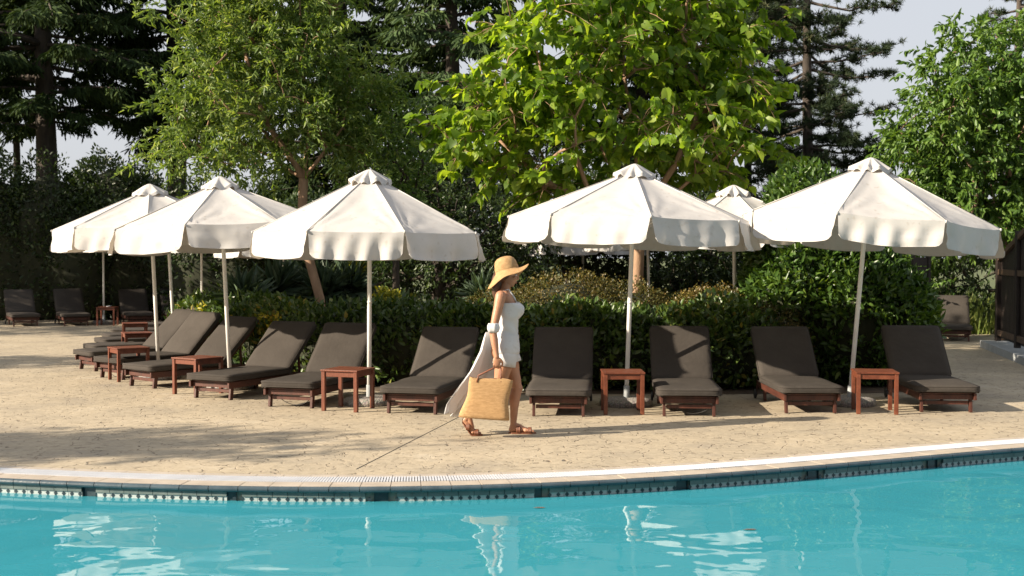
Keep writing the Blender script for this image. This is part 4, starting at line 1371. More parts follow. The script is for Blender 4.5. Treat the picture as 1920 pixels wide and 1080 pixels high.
broad_tree('catalpa_tree', 'tree with very large bright green heart-shaped leaves over the middle canopies', 'tree',
    [(cx_(1198), C_Y, 0), (cx_(1194), C_Y, cz_(560)), (cx_(1197), C_Y, cz_(470)), (cx_(1190), C_Y + .05, cz_(410))],
    [(cx_(1090), C_Y - .2, cz_(190), 1.75, 1.4, 1.3), (cx_(1330), C_Y, cz_(190), 1.25, 1.3, 1.35), (cx_(950), C_Y - .3, cz_(235), 1.05, 0.9, 0.7), (cx_(1130), C_Y, cz_(20), 1.7, 1.3, 1.2), (cx_(1320), C_Y + .2, cz_(10), 1.2, 1.2, 1.1), (cx_(1020), C_Y + .4, cz_(340), 0.6, 0.6, 0.35), (cx_(1275), C_Y + .1, cz_(300), 0.62, 0.6, 0.40)],
    175, 0.32, 7, 9, 0.52, 0.175, 0.135, 'heart', LM['catalpa'], M['bark_red'], 0.092, 42, droop=0.55, bias=2.2, upn=0.85, twigs=True, flat=0.4, leaders=[
      [(cx_(1150), C_Y - .1, cz_(385)), (cx_(1100), C_Y - .2, cz_(355)), (cx_(1083), C_Y - .25, cz_(310)), (cx_(1060), C_Y - .3, cz_(250)), (cx_(1020), C_Y - .3, cz_(170)), (cx_(1000), C_Y - .3, cz_(80))],
      [(cx_(1100), C_Y + .2, cz_(372)), (cx_(1040), C_Y + .1, cz_(350)), (cx_(985), C_Y - .1, cz_(310)), (cx_(930), C_Y - .2, cz_(260))],
      [(cx_(1198), C_Y + .1, cz_(350)), (cx_(1190), C_Y + .1, cz_(250)), (cx_(1170), C_Y, cz_(150)), (cx_(1165), C_Y, cz_(20)), (cx_(1150), C_Y, cz_(-100))],
      [(cx_(1225), C_Y, cz_(370)), (cx_(1265), C_Y, cz_(310)), (cx_(1300), C_Y, cz_(230)), (cx_(1320), C_Y, cz_(120)), (cx_(1325), C_Y, cz_(0))],
      [(cx_(1240), C_Y - .1, cz_(385)), (cx_(1300), C_Y - .2, cz_(330)), (cx_(1370), C_Y - .2, cz_(270)), (cx_(1410), C_Y - .1, cz_(200))]])

# ------------------------------------------------------------ background trees
def deco(px0, Y): return WX(px0, Y)
gB = 'trees beyond the bed'
RY = 24.0
broad_tree('broadleaf_tree', 'dense bright green leafy tree at the right edge above the dark fence', 'tree',
    [(deco(1905, RY), RY + .6, 0), (deco(1900, RY), RY + .5, 1.4), (deco(1885, RY), RY + .3, 2.6)],
    [(deco(1850, RY), RY, 4.3, 1.9, 1.5, 1.6), (deco(1760, RY), RY, 3.5, 1.2, 1.1, 1.2), (deco(1940, RY), RY, 3.4, 1.8, 1.5, 1.9), (deco(1880, RY), RY, 5.4, 1.5, 1.2, 1.1), (deco(1740, RY), RY - .1, 2.6, 0.9, 0.8, 0.7), (deco(1840, RY), RY - .1, 2.6, 1.0, 0.8, 0.7)],
    250, 0.27, 8, 14, 0.5, 0.165, 0.065, 'lance', LM['mid'], M['bark'], 0.13, 51, gB, droop=0.7)
broad_tree('broadleaf_tree', 'dark dense evergreen tree behind the gap left of the hat', 'tree',
    [(deco(820, 24), 24, 0), (deco(825, 24), 24, 1.5), (deco(818, 24), 24, 2.6)],
    [(deco(820, 24), 24, 2.3, 1.3, 1.1, 1.9), (deco(760, 24), 24, 3.2, 1.0, 1.0, 1.6), (deco(890, 24), 24.2, 2.0, 1.1, 1.1, 1.6), (deco(700, 24), 24, 2.0, 1.0, 1.0, 1.5), (deco(960, 24), 24.3, 1.6, 0.9, 1.0, 1.3)],
    230, 0.25, 7, 13, 0.42, 0.10, 0.045, 'lance', LM['dark'], M['bark_dark'], 0.13, 52, gB, zmin=0.3)
broad_tree('broadleaf_tree', 'mid green leafy tree between the pale narrow-leaved tree and the cedar', 'tree',
    [(deco(745, 21), 21, 0), (deco(742, 21), 21, 1.5), (deco(748, 21), 21, 2.4)],
    [(deco(742, 21), 21, 3.6, 0.75, 0.8, 1.0), (deco(720, 21), 21, 2.7, 0.8, 0.8, 0.9)],
    70, 0.24, 7, 14, 0.42, 0.09, 0.036, 'lance', LM['mid'], M['bark_dark'], 0.06, 53, gB)
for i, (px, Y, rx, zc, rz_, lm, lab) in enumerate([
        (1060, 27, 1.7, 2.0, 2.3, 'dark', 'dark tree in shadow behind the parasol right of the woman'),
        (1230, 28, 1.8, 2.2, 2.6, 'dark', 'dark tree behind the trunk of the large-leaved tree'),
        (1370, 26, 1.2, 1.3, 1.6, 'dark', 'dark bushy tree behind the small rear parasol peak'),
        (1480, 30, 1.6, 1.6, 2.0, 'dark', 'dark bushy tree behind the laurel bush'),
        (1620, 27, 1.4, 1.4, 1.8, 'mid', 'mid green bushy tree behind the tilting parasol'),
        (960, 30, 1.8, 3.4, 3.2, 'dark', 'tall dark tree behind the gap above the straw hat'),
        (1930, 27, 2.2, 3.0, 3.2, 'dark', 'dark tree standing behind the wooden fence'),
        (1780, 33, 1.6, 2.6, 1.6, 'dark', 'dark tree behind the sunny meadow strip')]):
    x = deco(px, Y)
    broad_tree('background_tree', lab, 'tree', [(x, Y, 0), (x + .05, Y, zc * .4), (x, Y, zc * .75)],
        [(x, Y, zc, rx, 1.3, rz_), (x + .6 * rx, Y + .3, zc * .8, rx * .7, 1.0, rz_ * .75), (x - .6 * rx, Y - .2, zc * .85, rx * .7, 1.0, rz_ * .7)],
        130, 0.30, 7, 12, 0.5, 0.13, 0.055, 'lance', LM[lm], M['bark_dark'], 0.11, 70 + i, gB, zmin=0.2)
# tall hedge wall at the left and small round tree above it
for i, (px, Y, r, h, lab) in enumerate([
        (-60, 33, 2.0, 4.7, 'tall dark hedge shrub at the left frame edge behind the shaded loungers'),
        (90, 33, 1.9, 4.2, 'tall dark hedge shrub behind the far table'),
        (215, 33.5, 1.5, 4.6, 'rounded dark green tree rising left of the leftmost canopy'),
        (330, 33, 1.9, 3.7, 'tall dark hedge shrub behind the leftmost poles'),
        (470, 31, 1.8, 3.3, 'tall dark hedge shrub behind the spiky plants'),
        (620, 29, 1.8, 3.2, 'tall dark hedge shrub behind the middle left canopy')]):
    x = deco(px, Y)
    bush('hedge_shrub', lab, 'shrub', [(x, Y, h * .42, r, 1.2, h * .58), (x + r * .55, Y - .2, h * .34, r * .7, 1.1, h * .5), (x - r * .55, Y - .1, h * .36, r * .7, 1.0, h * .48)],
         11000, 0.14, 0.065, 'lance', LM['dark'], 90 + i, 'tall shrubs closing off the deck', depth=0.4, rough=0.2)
gC = 'cedars behind the deck'
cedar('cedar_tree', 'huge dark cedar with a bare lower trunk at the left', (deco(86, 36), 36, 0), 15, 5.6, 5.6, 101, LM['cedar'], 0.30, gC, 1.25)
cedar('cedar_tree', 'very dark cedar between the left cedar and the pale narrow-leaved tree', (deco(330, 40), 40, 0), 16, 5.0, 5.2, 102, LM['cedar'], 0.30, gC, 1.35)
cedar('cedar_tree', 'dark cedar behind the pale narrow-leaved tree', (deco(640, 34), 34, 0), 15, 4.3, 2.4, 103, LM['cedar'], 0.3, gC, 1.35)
cedar('cedar_tree', 'cedar with drooping layered sprays, sunlight painted into their green, left of the large-leaved tree', (deco(850, 31), 31, 0), 13, 3.2, 3.2, 104, LM['cedar_lit'], 0.22, gC, 1.2)
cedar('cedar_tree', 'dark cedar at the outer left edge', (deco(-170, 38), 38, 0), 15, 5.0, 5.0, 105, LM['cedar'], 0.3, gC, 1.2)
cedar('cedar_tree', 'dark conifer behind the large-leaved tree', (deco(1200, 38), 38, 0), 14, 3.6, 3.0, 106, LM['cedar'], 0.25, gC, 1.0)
gP = 'pines against the sky'
pine('pine_tree', 'tall dark pine with open horizontal branches against the sky', (deco(1511, 36), 36, 0), 14, 4.4, 3.4, 111, 0.16, gP, side=None, ntuft=1.5)
pine('pine_tree', 'thin pine trunk left of the big cedar trunk', (deco(33, 40), 40, 0), 12, 1.8, 7.5, 112, 0.12, gP)
pine('pine_tree', 'distant pine top behind the bright leafy tree at right', (deco(1905, 42), 42, 0), 12.5, 3.0, 4.5, 113, 0.18, gP)
pine('pine_tree', 'slim dark pine behind the right side of the large-leaved tree', (deco(1400, 40), 40, 0), 12, 2.6, 3.4, 114, 0.13, gP)

# meadow grass seen between the laurel and the fence
rg = np.random.default_rng(9)
n = 14000
P = np.zeros((n, 3)); P[:, 0] = rg.uniform(8.0, 14.5, n); P[:, 1] = rg.uniform(26.5, 36, n); P[:, 2] = -0.01
d = norm(rg.normal(size=(n, 3)) * 0.3 + np.array([0, 0, 1.0]))
o = leaves('meadow_grass', P, d, rg.normal(size=(n, 3)), rg.uniform(.35, 1.0, n), 0.03, 'needle', LM['grass'], None, rg)
tag(o, 'tall sunlit meadow grass between the laurel and the fence', 'grass', None, 'stuff')

# ------------------------------------------------------------ fence, kerb and screen at the right
kerb_a = Vector((8.75, 22.9, 0)); kerb_b = Vector((6.3, 13.6, 0))
kb = Vector((8.02, 19.4, 0))
mb = MB()
dirk = (kb - kerb_a).normalized(); nk = Vector((-dirk.y, dirk.x, 0))
if nk.x < 0: nk = -nk
a0 = kerb_a; b0 = kerb_a + dirk * 11
q = [a0, b0, b0 + nk * 3.2, a0 + nk * 3.2]
mb.add([(p.x, p.y, 0.0) for p in q] + [(p.x, p.y, 0.125) for p in q], [(4, 5, 6, 7), (0, 1, 5, 4), (1, 2, 6, 5), (2, 3, 7, 6), (3, 0, 4, 7)])
o = mb.build('terrace_step', M['kerb']); tag(o, None, None, None, 'structure'); o['label'] = 'raised grey terrace with a low kerb at the right'
fn = empty('slatted_fence', tuple(kerb_a + nk * 0.25 + Vector((0, 0, .125))), 0, 'dark wooden slatted fence panel at the right edge, its top rail sloping up', 'fence')
fo = fn.location.copy()
def fp(t, z): p = kerb_a + nk * 0.3 + dirk * t; return Vector((p.x, p.y, z + .125)) - fo
Lf = 5.2
def ztop(t): return 1.50 + min(1.0, t / 4.2) * 0.85
for t in (0.1, 1.9, 3.7, 5.2):
    mb = MB(); mb.bar(fp(t, 0), fp(t, ztop(t) + .12), 0.09, 0.09, 0.004); mb.build('post', M['dark_wood'], fn)
mb = MB()
for zz in (0.16, 1.28): mb.bar(fp(0, zz), fp(Lf, zz), 0.05, 0.10, 0.003)
mb.bar(fp(0, ztop(0)), fp(4.2, ztop(4.2)), 0.06, 0.09, 0.003)
for v in range(len(mb.v)): pass
mb.build('rail', M['rail_wood'], fn)
mb = MB()
t = 0.06
while t < Lf:
    c = fp(t, 0) + nk * 0.045
    mb.bar(c + Vector((0, 0, .05)), c + Vector((0, 0, ztop(t))), 0.085, 0.02, 0.0, up=tuple(nk))
    t += 0.125
mb.build('slats', M['dark_wood'], fn)
# tall dark screen beside the laurel bush
sc_ = empty('wooden_screen', (deco(1727, 19.6), 19.6, 0), R(8), 'narrow black wooden screen standing between laurel bush and meadow', 'screen')
for s in (-1, 1):
    mb = MB(); mb.box((s * .13, 0, .86), (.045, .06, 1.72), None, .004); mb.build('post', M['dark_wood'], sc_)
mb = MB()
for i in range(11): mb.box((0, 0, .16 + i * .145), (.21, .018, .135)); 
mb.build('boards', M['dark_wood'], sc_)

# ------------------------------------------------------------ trees left of the frame (they shade the deck)
gS = 'trees left of the pool'
SH = [((-14.2, 7.5), 4.6, 1.3, 0.5, 'leafy tree left of the pool, casting the near shade band', 'ash'),
      ((-12.3, 7.75), 4.3, 1.5, 0.42, 'leafy tree beside the pool with a low flat crown', 'ash'),
      ((-19.5, 15.6), 4.9, 1.6, 1.0, 'leafy tree on the deck left of the loungers', 'ash'),
      ((-18.5, 25.0), 4.5, 2.8, 2.2, 'big leafy tree shading the far loungers', 'dark'),
      ((-16.8, 30.0), 4.0, 2.8, 2.4, 'big leafy tree beside the dark hedge at the left', 'dark'),
      ((-20.5, 29.0), 6.0, 3.0, 2.8, 'tall leafy tree beyond the far loungers', 'dark')]
for i, ((x, y), zc, rx, rz_, lab, lm) in enumerate(SH):
    broad_tree('shade_tree', lab, 'tree', [(x, y, 0), (x + .05, y, zc * .5), (x, y, zc * .8)],
        [(x, y, zc, rx, rx * .55 if i < 2 else rx * .8, rz_), (x + rx * .9, y + .1, zc + .1, rx * .7, rx * .4 if i < 2 else rx * .6, rz_ * .7)],
        int(60 + 22 * rx) if i > 1 else 46, 0.28, 7 if i > 1 else 5, 10 if i > 1 else 8, 0.45, 0.16, 0.075, 'lance', LM[lm], M['bark'], 0.11, 120 + i, gS)

for i, (x, y, h, lab) in enumerate([(-13, -13, 9, 'unseen tree added behind the camera to dim the sky light, far left'), (-5.5, -15, 10, 'unseen tree added behind the camera to dim the sky light, left of the middle'),
                                     (2.5, -14, 9.5, 'unseen tree added behind the camera to dim the sky light, middle'), (10, -15, 10, 'unseen tree added behind the camera to dim the sky light, right'), (17, -12, 9, 'unseen tree added behind the camera to dim the sky light, far right')]):  # row added out of view to hold sky light off backrests and hedges
    broad_tree('shade_tree', lab, 'tree', [(x, y, 0), (x + .1, y, 2.2), (x, y, 3.4)], [(x, y + 2, h * .75, 4.6, 2.6, h * .48), (x + 2.8, y + 2, h * .48, 3.0, 2.2, h * .34)],
        150, 0.7, 7, 10, 1.1, 0.5, 0.3, 'lance', LM['dark'], M['bark'], 0.22, 140 + i, 'unseen trees added behind the camera')

# ------------------------------------------------------------ the walking woman
def skin_mat():
    m, N, Lk, P = new_mat('skin')
    n = noise_node(N, Lk, 9, 4, 0.6, obj_coord(N))
    r = ramp(N, Lk, n.outputs[0], [(0.3, (0.36, 0.175, 0.10)), (0.7, (0.44, 0.225, 0.135))])
    Lk.new(r.outputs[0], P.inputs['Base Color']); P.inputs['Roughness'].default_value = 0.5
    P.inputs['Subsurface Weight'].default_value = 0.12; P.inputs['Subsurface Scale'].default_value = 0.01
    P.inputs['Subsurface Radius'].default_value = (1, .35, .2)
    return m
M['skin'] = skin_mat()
M['white_cloth'] = canvas_mat('white_cotton', (0.74, 0.74, 0.75), 0.25, (0.75, 0.75, 0.75))
M['hair'] = simple('brown_hair', (0.05, 0.022, 0.012), (0.12, 0.055, 0.03), 30, 0.5, 0.5, 120, (1, 1, 0.1))
M['straw'] = simple('straw_weave', (0.36, 0.205, 0.085), (0.50, 0.31, 0.14), 40, 0.75, 0.7, 220)
M['jute'] = simple('woven_jute', (0.38, 0.22, 0.09), (0.54, 0.34, 0.16), 26, 0.8, 0.8, 130, (1, 1, 3))
M['leather'] = simple('brown_leather', (0.13, 0.045, 0.02), (0.22, 0.08, 0.04), 20, 0.5, 0.2, 60)
M['lips'] = simple('lips', (0.40, 0.12, 0.09), (0.45, 0.15, 0.11), 20, 0.4)

PS = 197.0
pf = G(966, 815)
PX0 = (943 - 960) / FPX * pf.y
person = empty('person', (PX0, pf.y, 0), 0, 'woman in white top and shorts walking past with a straw hat and trailing white wrap', 'person')
def J(px, py, y=0.0):         # joint from photo pixel; y towards the camera is negative
    return Vector(((px - 943) / PS, y, (815 - py) / PS))
mb = MB()
def cap(a, b, ra, rb, n=14, squash=None):
    a = Vector(a); b = Vector(b)
    steps = 8
    mb.tube([a.lerp(b, i / steps) for i in range(steps + 1)], [ra + (rb - ra) * i / steps for i in range(steps + 1)], n)
    mb.ell(a, (ra,) * 3, None, 12, 8); mb.ell(b, (rb,) * 3, None, 12, 8)
def limb(pts, rs):
    P_ = []; R_ = []
    for i in range(len(pts) - 1):
        for k in range(6):
            t = k / 6; P_.append(Vector(pts[i]).lerp(Vector(pts[i + 1]), t)); u = t * t * (3 - 2 * t); R_.append(rs[i] * (1 - u) + rs[i + 1] * u)
    P_.append(Vector(pts[-1])); R_.append(rs[-1])
    mb.tube(P_, R_, 14)
    for p, r in ((pts[0], rs[0]), (pts[-1], rs[-1])): mb.ell(p, (r,) * 3, None, 12, 8)
# torso rings: z, x centre, half depth, half width
TOR = [(0.74, 0.030, 0.098, 0.160), (0.80, 0.028, 0.112, 0.172), (0.86, 0.030, 0.108, 0.168), (0.93, 0.040, 0.090, 0.142), (1.00, 0.046, 0.080, 0.126),
       (1.07, 0.046, 0.084, 0.128), (1.14, 0.046, 0.092, 0.136), (1.21, 0.044, 0.100, 0.142), (1.27, 0.034, 0.092, 0.146), (1.33, 0.018, 0.074, 0.150), (1.365, 0.010, 0.052, 0.115), (1.39, 0.008, 0.040, 0.060)]
def ring_mesh(m_, rings, grow=0.0, n=28, close=True, tfm=None):
    vs = []; fs = []
    for (z, xc, rx, ry) in rings:
        for k in range(n):
            a = 2 * PI * k / n
            ca, sa = math.cos(a), math.sin(a)
            e = 0.85
            vs.append(Vector((xc + (rx + grow) * math.copysign(abs(ca) ** e, ca), (ry + grow) * math.copysign(abs(sa) ** e, sa), z)))
    if tfm: vs = [tfm(v) for v in vs]
    for i in range(len(rings) - 1):
        for k in range(n):
            k2 = (k + 1) % n; fs.append((i * n + k, i * n + k2, (i + 1) * n + k2, (i + 1) * n + k))
    if close:
        fs.append(tuple(range(n))[::-1]); fs.append(tuple((len(rings) - 1) * n + k for k in range(n)))
    m_.add(vs, fs, True)
ring_mesh(mb, TOR)
for s in (-1, 1):
    mb.ell((0.108, s * 0.068, 1.195), (0.052, 0.056, 0.056), None, 14, 10)
    mb.ell((-0.03, s * 0.078, 0.80), (0.085, 0.085, 0.09), None, 14, 10)
# neck and head
cap((0.008, 0, 1.35), (0.034, 0, 1.44), 0.052, 0.046)
HC = Vector((0.047, 0, 1.525))
Hrot = Matrix.Rotation(R(10), 3, 'Y')
def H(p): return HC + Hrot @ Vector(p)
mb.ell(H((-0.012, 0, 0.022)), (0.096, 0.075, 0.092), Hrot, 20, 14)
mb.ell(H((0.022, 0, -0.030)), (0.070, 0.061, 0.080), Hrot, 18, 12)
mb.ell(H((0.052, 0, -0.088)), (0.026, 0.028, 0.022), Hrot)           # chin
mb.ell(H((0.060, 0, -0.050)), (0.028, 0.034, 0.030), Hrot)
mb.tube([H((0.084, 0, 0.018)), H((0.098, 0, -0.012)), H((0.106, 0, -0.026))], [0.008, 0.011, 0.013], 8)  # nose
mb.ell(H((0.098, 0, -0.029)), (0.014, 0.015, 0.009), Hrot)
mb.ell(H((0.082, 0, 0.030)), (0.014, 0.050, 0.012), Hrot)            # brow
mb.ell(H((0.088, 0, -0.056)), (0.010, 0.022, 0.006), Hrot)           # lips
mb.ell(H((0.085, 0, -0.066)), (0.010, 0.019, 0.007), Hrot)
for s in (-1, 1):
    mb.ell(H((-0.005, s * 0.074, 0.0)), (0.017, 0.008, 0.028), Hrot)  # ears
    mb.ell(H((0.062, s * 0.038, -0.022)), (0.024, 0.022, 0.022), Hrot)  # cheeks
# near (right) arm hanging to the bag, far arm bent forward a little
sh_r = Vector((-0.02, -0.165, 1.325)); el_r = J(925, 622, -0.215); wr_r = J(928, 664, -0.235)
el_r.z = 1.00; wr_r = Vector((el_r.x + 0.035, -0.245, 0.765))
limb([sh_r, sh_r.lerp(el_r, .45), el_r, el_r.lerp(wr_r, .35), wr_r], [0.052, 0.043, 0.036, 0.036, 0.024])
sh_l = Vector((0.03, 0.165, 1.325)); el_l = Vector((0.0, 0.225, 1.03)); wr_l = Vector((0.03, 0.21, 0.80))
limb([sh_l, sh_l.lerp(el_l, .45), el_l, el_l.lerp(wr_l, .35), wr_l], [0.050, 0.042, 0.035, 0.034, 0.023])
def hand(wr, down, fwd, lat, curl, grip=False):
    """down: along the palm; fwd: thumb side; lat: palm normal"""
    down = Vector(down).normalized(); fwd = Vector(fwd).normalized(); lat = Vector(lat).normalized()
    Mp = Matrix((fwd, lat, down)).transposed()
    mb.ell(wr + down * 0.045, (0.039, 0.016, 0.052), Mp, 14, 10)
    for i, (o_, l) in enumerate(((0.027, 0.068), (0.009, 0.076), (-0.010, 0.070), (-0.028, 0.056))):
        b = wr + down * (0.085 - 0.004 * abs(i - 1)) + fwd * o_
        d = down.copy(); p = b; seg = [b]
        for j in range(3):
            ang = curl * (j + 0.6) * (1 + .08 * i)
            d = (down * math.cos(ang) + lat * math.sin(ang))
            p = p + d * l * (0.45, 0.32, 0.24)[j]; seg.append(p)
        limb(seg, [0.0092, 0.0086, 0.0078, 0.0066])
    b = wr + down * 0.025 + fwd * 0.03
    limb([b, b + fwd * 0.022 + down * 0.026 + lat * .006, b + fwd * 0.022 + down * 0.052 + lat * (.022 if grip else .01), b + fwd * 0.010 + down * 0.070 + lat * (.034 if grip else .012)], [0.013, 0.011, 0.0095, 0.007])
hand(wr_r, (0.02, 0, -1), (1, 0, 0), (0, 1, 0), 1.05, True)
hand(wr_l, (0.15, 0, -0.98), (0.98, 0, 0.15), (0, -1, 0), 0.4)
# legs: front leg planted, rear leg trailing on its toes
hip_r = Vector((0.035, -0.082, 0.79)); hip_l = Vector((0.035, 0.082, 0.79))
kn_f = Vector((0.135, 0.075, 0.435)); an_f = Vector((0.098, 0.07, 0.085))
limb([hip_l, hip_l.lerp(kn_f, .35), hip_l.lerp(kn_f, .7), kn_f, kn_f.lerp(an_f, .28) + Vector((-.014, 0, 0)), kn_f.lerp(an_f, .65) + Vector((-.006, 0, 0)), an_f], [0.090, 0.084, 0.064, 0.050, 0.053, 0.038, 0.030])
mb.ell(kn_f + Vector((.014, 0, 0)), (.042, .042, .045))
kn_b = Vector((-0.05, -0.075, 0.41)); an_b = Vector((-0.325, -0.07, 0.19))
limb([hip_r, hip_r.lerp(kn_b, .35), hip_r.lerp(kn_b, .7), kn_b, kn_b.lerp(an_b, .28) + Vector((-.008, 0, .014)), kn_b.lerp(an_b, .65), an_b], [0.090, 0.084, 0.064, 0.050, 0.052, 0.037, 0.029])
def foot(an, heel, ball, toe, y, lat=1):
    limb([an, heel], [0.030, 0.028])
    limb([heel, (Vector(heel) + Vector(ball)) / 2 + Vector((0, 0, 0.012)), ball], [0.027, 0.028, 0.030])
    limb([an, (Vector(an) + Vector(ball)) / 2 + Vector((0, 0, .006)), ball], [0.028, 0.027, 0.024])
    b = Vector(ball); t = Vector(toe)
    for i in range(5):
        o_ = (-0.030 + i * 0.0145) * lat
        l = (1.0, 0.96, 0.86, 0.74, 0.60)[i]
        r = (0.0125, 0.0095, 0.009, 0.0085, 0.008)[i]
        limb([b + Vector((0, o_ * .9, 0)), b.lerp(t, l * .6) + Vector((0, o_, .004)), b.lerp(t, l) + Vector((0, o_, -.002))], [0.016, r, r])
FZ = 0.022
foot(an_f, (0.082, 0.07, 0.028 + FZ - .01), (0.215, 0.07, 0.020 + FZ - .008), (0.292, 0.07, 0.012 + FZ - .008), .07, 1)
foot(an_b, (-0.36, -0.07, 0.145), (-0.285, -0.07, 0.036), (-0.215, -0.07, 0.022), -.07, -1)
body = mb.build('body', M['skin'], person)
rm = body.modifiers.new('remesh', 'REMESH'); rm.mode = 'VOXEL'; rm.voxel_size = 0.0045; rm.use_smooth_shade = True
sm = body.modifiers.new('smooth', 'SMOOTH'); sm.factor = 0.5; sm.iterations = 4
# eyes and brows
for s in (-1, 1):
    mb = MB(); mb.ell(H((0.076, s * 0.030, 0.008)), (0.011, 0.013, 0.008), Hrot); ey = mb.build('eye', M['grate'], person)
    mb = MB(); mb.ell(H((0.0845, s * 0.030, 0.008)), (0.0035, 0.0055, 0.0055), Hrot); mb.build('iris', M['rubber'], ey)
mb = MB(); mb.ell(H((0.093, 0, -0.061)), (0.0065, 0.019, 0.009), Hrot); mb.build('mouth', M['lips'], person)
# hair: long, gathered down the nape
mb = MB()
mb.ell(H((-0.026, 0, 0.032)), (0.094, 0.085, 0.092), Hrot, 22, 14)
mb.ell(H((-0.060, 0, -0.020)), (0.056, 0.074, 0.075), Hrot, 18, 12)
mb.tube([H((-0.075, 0, -0.02)), H((-0.088, 0, -0.08)), Vector((-0.055, 0, 1.40)), Vector((-0.068, 0, 1.34)), Vector((-0.062, 0, 1.28))], [0.062, 0.056, 0.048, 0.036, 0.012], 14)
for s in (-1, 1):
    mb.tube([H((0.03, s * 0.074, 0.045)), H((-0.005, s * 0.085, -0.01)), H((-0.05, s * 0.070, -0.06))], [0.013, 0.024, 0.02], 8)
h_ = mb.build('hair', M['hair'], person)
# top
def tube_cloth(name, rings, grow, mat, thick=0.004, parent=None, edit=None, n=36):
    m_ = MB(); ring_mesh(m_, rings, grow, n, False)
    if edit: m_.v = [edit(Vector(v)) for v in m_.v]
    o = m_.build(name, mat, parent or person)
    sl = o.modifiers.new('thickness', 'SOLIDIFY'); sl.thickness = thick; sl.offset = 1
    return o
def interp_ring(z):
    zs = [r[0] for r in TOR]
    return tuple([z] + [float(np.interp(z, zs, [r[k] for r in TOR])) for k in (1, 2, 3)])
def top_edit(v):
    b = max(0, 1 - ((v.z - 1.19) / 0.085) ** 2)
    if v.x > 0.06: v.x += 0.052 * b * (0.75 + .25 * math.cos((abs(v.y) - .07) * 20))
    q = math.atan2(v.y, v.x - .04)
    amp = 0.006 * (1 - b * .6)
    v.x += amp * math.sin(v.z * 46 + 3 * math.sin(q * 2) + q * 2) * math.cos(q)
    v.y += amp * math.sin(v.z * 52 + q * 4 + 1)
    return v
TZ = [0.90 + i * 0.012 for i in range(31)]
tube_cloth('top', [interp_ring(z) for z in TZ], 0.009, M['white_cloth'], 0.004, None, top_edit)
mb = MB()
for s in (-1, 1):
    mb.tube([(0.135, s * 0.075, 1.245), (0.112, s * 0.082, 1.30), (0.055, s * 0.088, 1.385), (0.0, s * 0.086, 1.372), (-0.062, s * 0.075, 1.29), (-0.075, s * 0.07, 1.25)], 0.006, 8)
mb.build('strap', M['white_cloth'], person)
# shorts: waist ring then a leg tube each
mb = MB()
ring_mesh(mb, [interp_ring(z) for z in (0.775, 0.80, 0.83, 0.86, 0.89, 0.92, 0.945)], 0.016, 36, False)
for (hp, kn) in ((hip_r, kn_b), (hip_l, kn_f)):
    d = (kn - hp).normalized()
    pts = [hp + Vector((0, 0, .03)), hp + d * 0.03, hp + d * 0.07, hp + d * 0.12]
    mb.tube(pts, [0.104, 0.107, 0.106, 0.109], 24, caps=False)
sho = mb.build('shorts', M['white_cloth'], person)
sl = sho.modifiers.new('thickness', 'SOLIDIFY'); sl.thickness = 0.004; sl.offset = 1
mb = MB(); ring_mesh(mb, [interp_ring(z) for z in (0.925, 0.952)], 0.022, 36, False); wb = mb.build('waistband', M['white_cloth'], sho)
# trailing wrap: from the near elbow and the waist, blowing back behind the legs
def wrap_cloth():
    NU, NV_ = 44, 40
    vs = []; fs = []
    # left/back edge and front edge as curves (x, z)
    back = [J(912, 622), J(902, 655), J(882, 692), J(858, 724), J(842, 750), J(842, 768)]
    front = [J(938, 622), J(938, 665), J(935, 705), J(925, 735), J(900, 765), J(866, 784)]
    def cur(c, t):
        q = t * (len(c) - 1); i = min(len(c) - 2, int(q)); f = q - i
        return c[i].lerp(c[i + 1], f)
    for j in range(NV_ + 1):
        v = j / NV_
        a = cur(back, v); b = cur(front, v)
        for i in range(NU + 1):
            u = i / NU
            p = a.lerp(b, u)
            # from the near hip round the back to the far hip
            yy = -0.17 + 0.34 * u
            yy = yy * (1 - 0.15 * v) 
            fold = 0.042 * v ** 0.6 * math.sin(u * 21 + v * 3.0) + 0.012 * math.sin(u * 37 + 1.3 + v * 5) * v
            p = Vector((p.x - 0.055 * math.sin(PI * u) * (1 - v * .5) + fold, yy + fold * 0.8, p.z + 0.018 * math.sin(u * 9 + v * 4) * v))
            vs.append(p)
    for j in range(NV_):
        for i in range(NU):
            k = j * (NU + 1) + i
            fs.append((k, k + 1, k + NU + 2, k + NU + 1))
    m_ = MB(); m_.add(vs, fs, True)
    o = m_.build('wrap', M['white_cloth'], person)
    s2 = o.modifiers.new('thickness', 'SOLIDIFY'); s2.thickness = 0.004
wrap_cloth()
mb = MB()   # gathered sleeve round the near elbow
prof = [(0.0, 0.046), (0.25, 0.056), (0.5, 0.060), (0.75, 0.056), (1.0, 0.044)]
a = el_r + Vector((0.0, 0, 0.075)); b = el_r + Vector((0.004, 0, -0.015))
pts = [a.lerp(b, t) for t, r in prof]
mb.tube(pts, [r for t, r in prof], 26, caps=False)
for i in range(len(mb.v)):
    v = Vector(mb.v[i]); k = i % 26; v += Vector((math.cos(k), math.sin(k * 1.7), 0)) * 0.004; mb.v[i] = tuple(v)
o = mb.build('sleeve', M['white_cloth'], person); s2 = o.modifiers.new('thickness', 'SOLIDIFY'); s2.thickness = 0.003
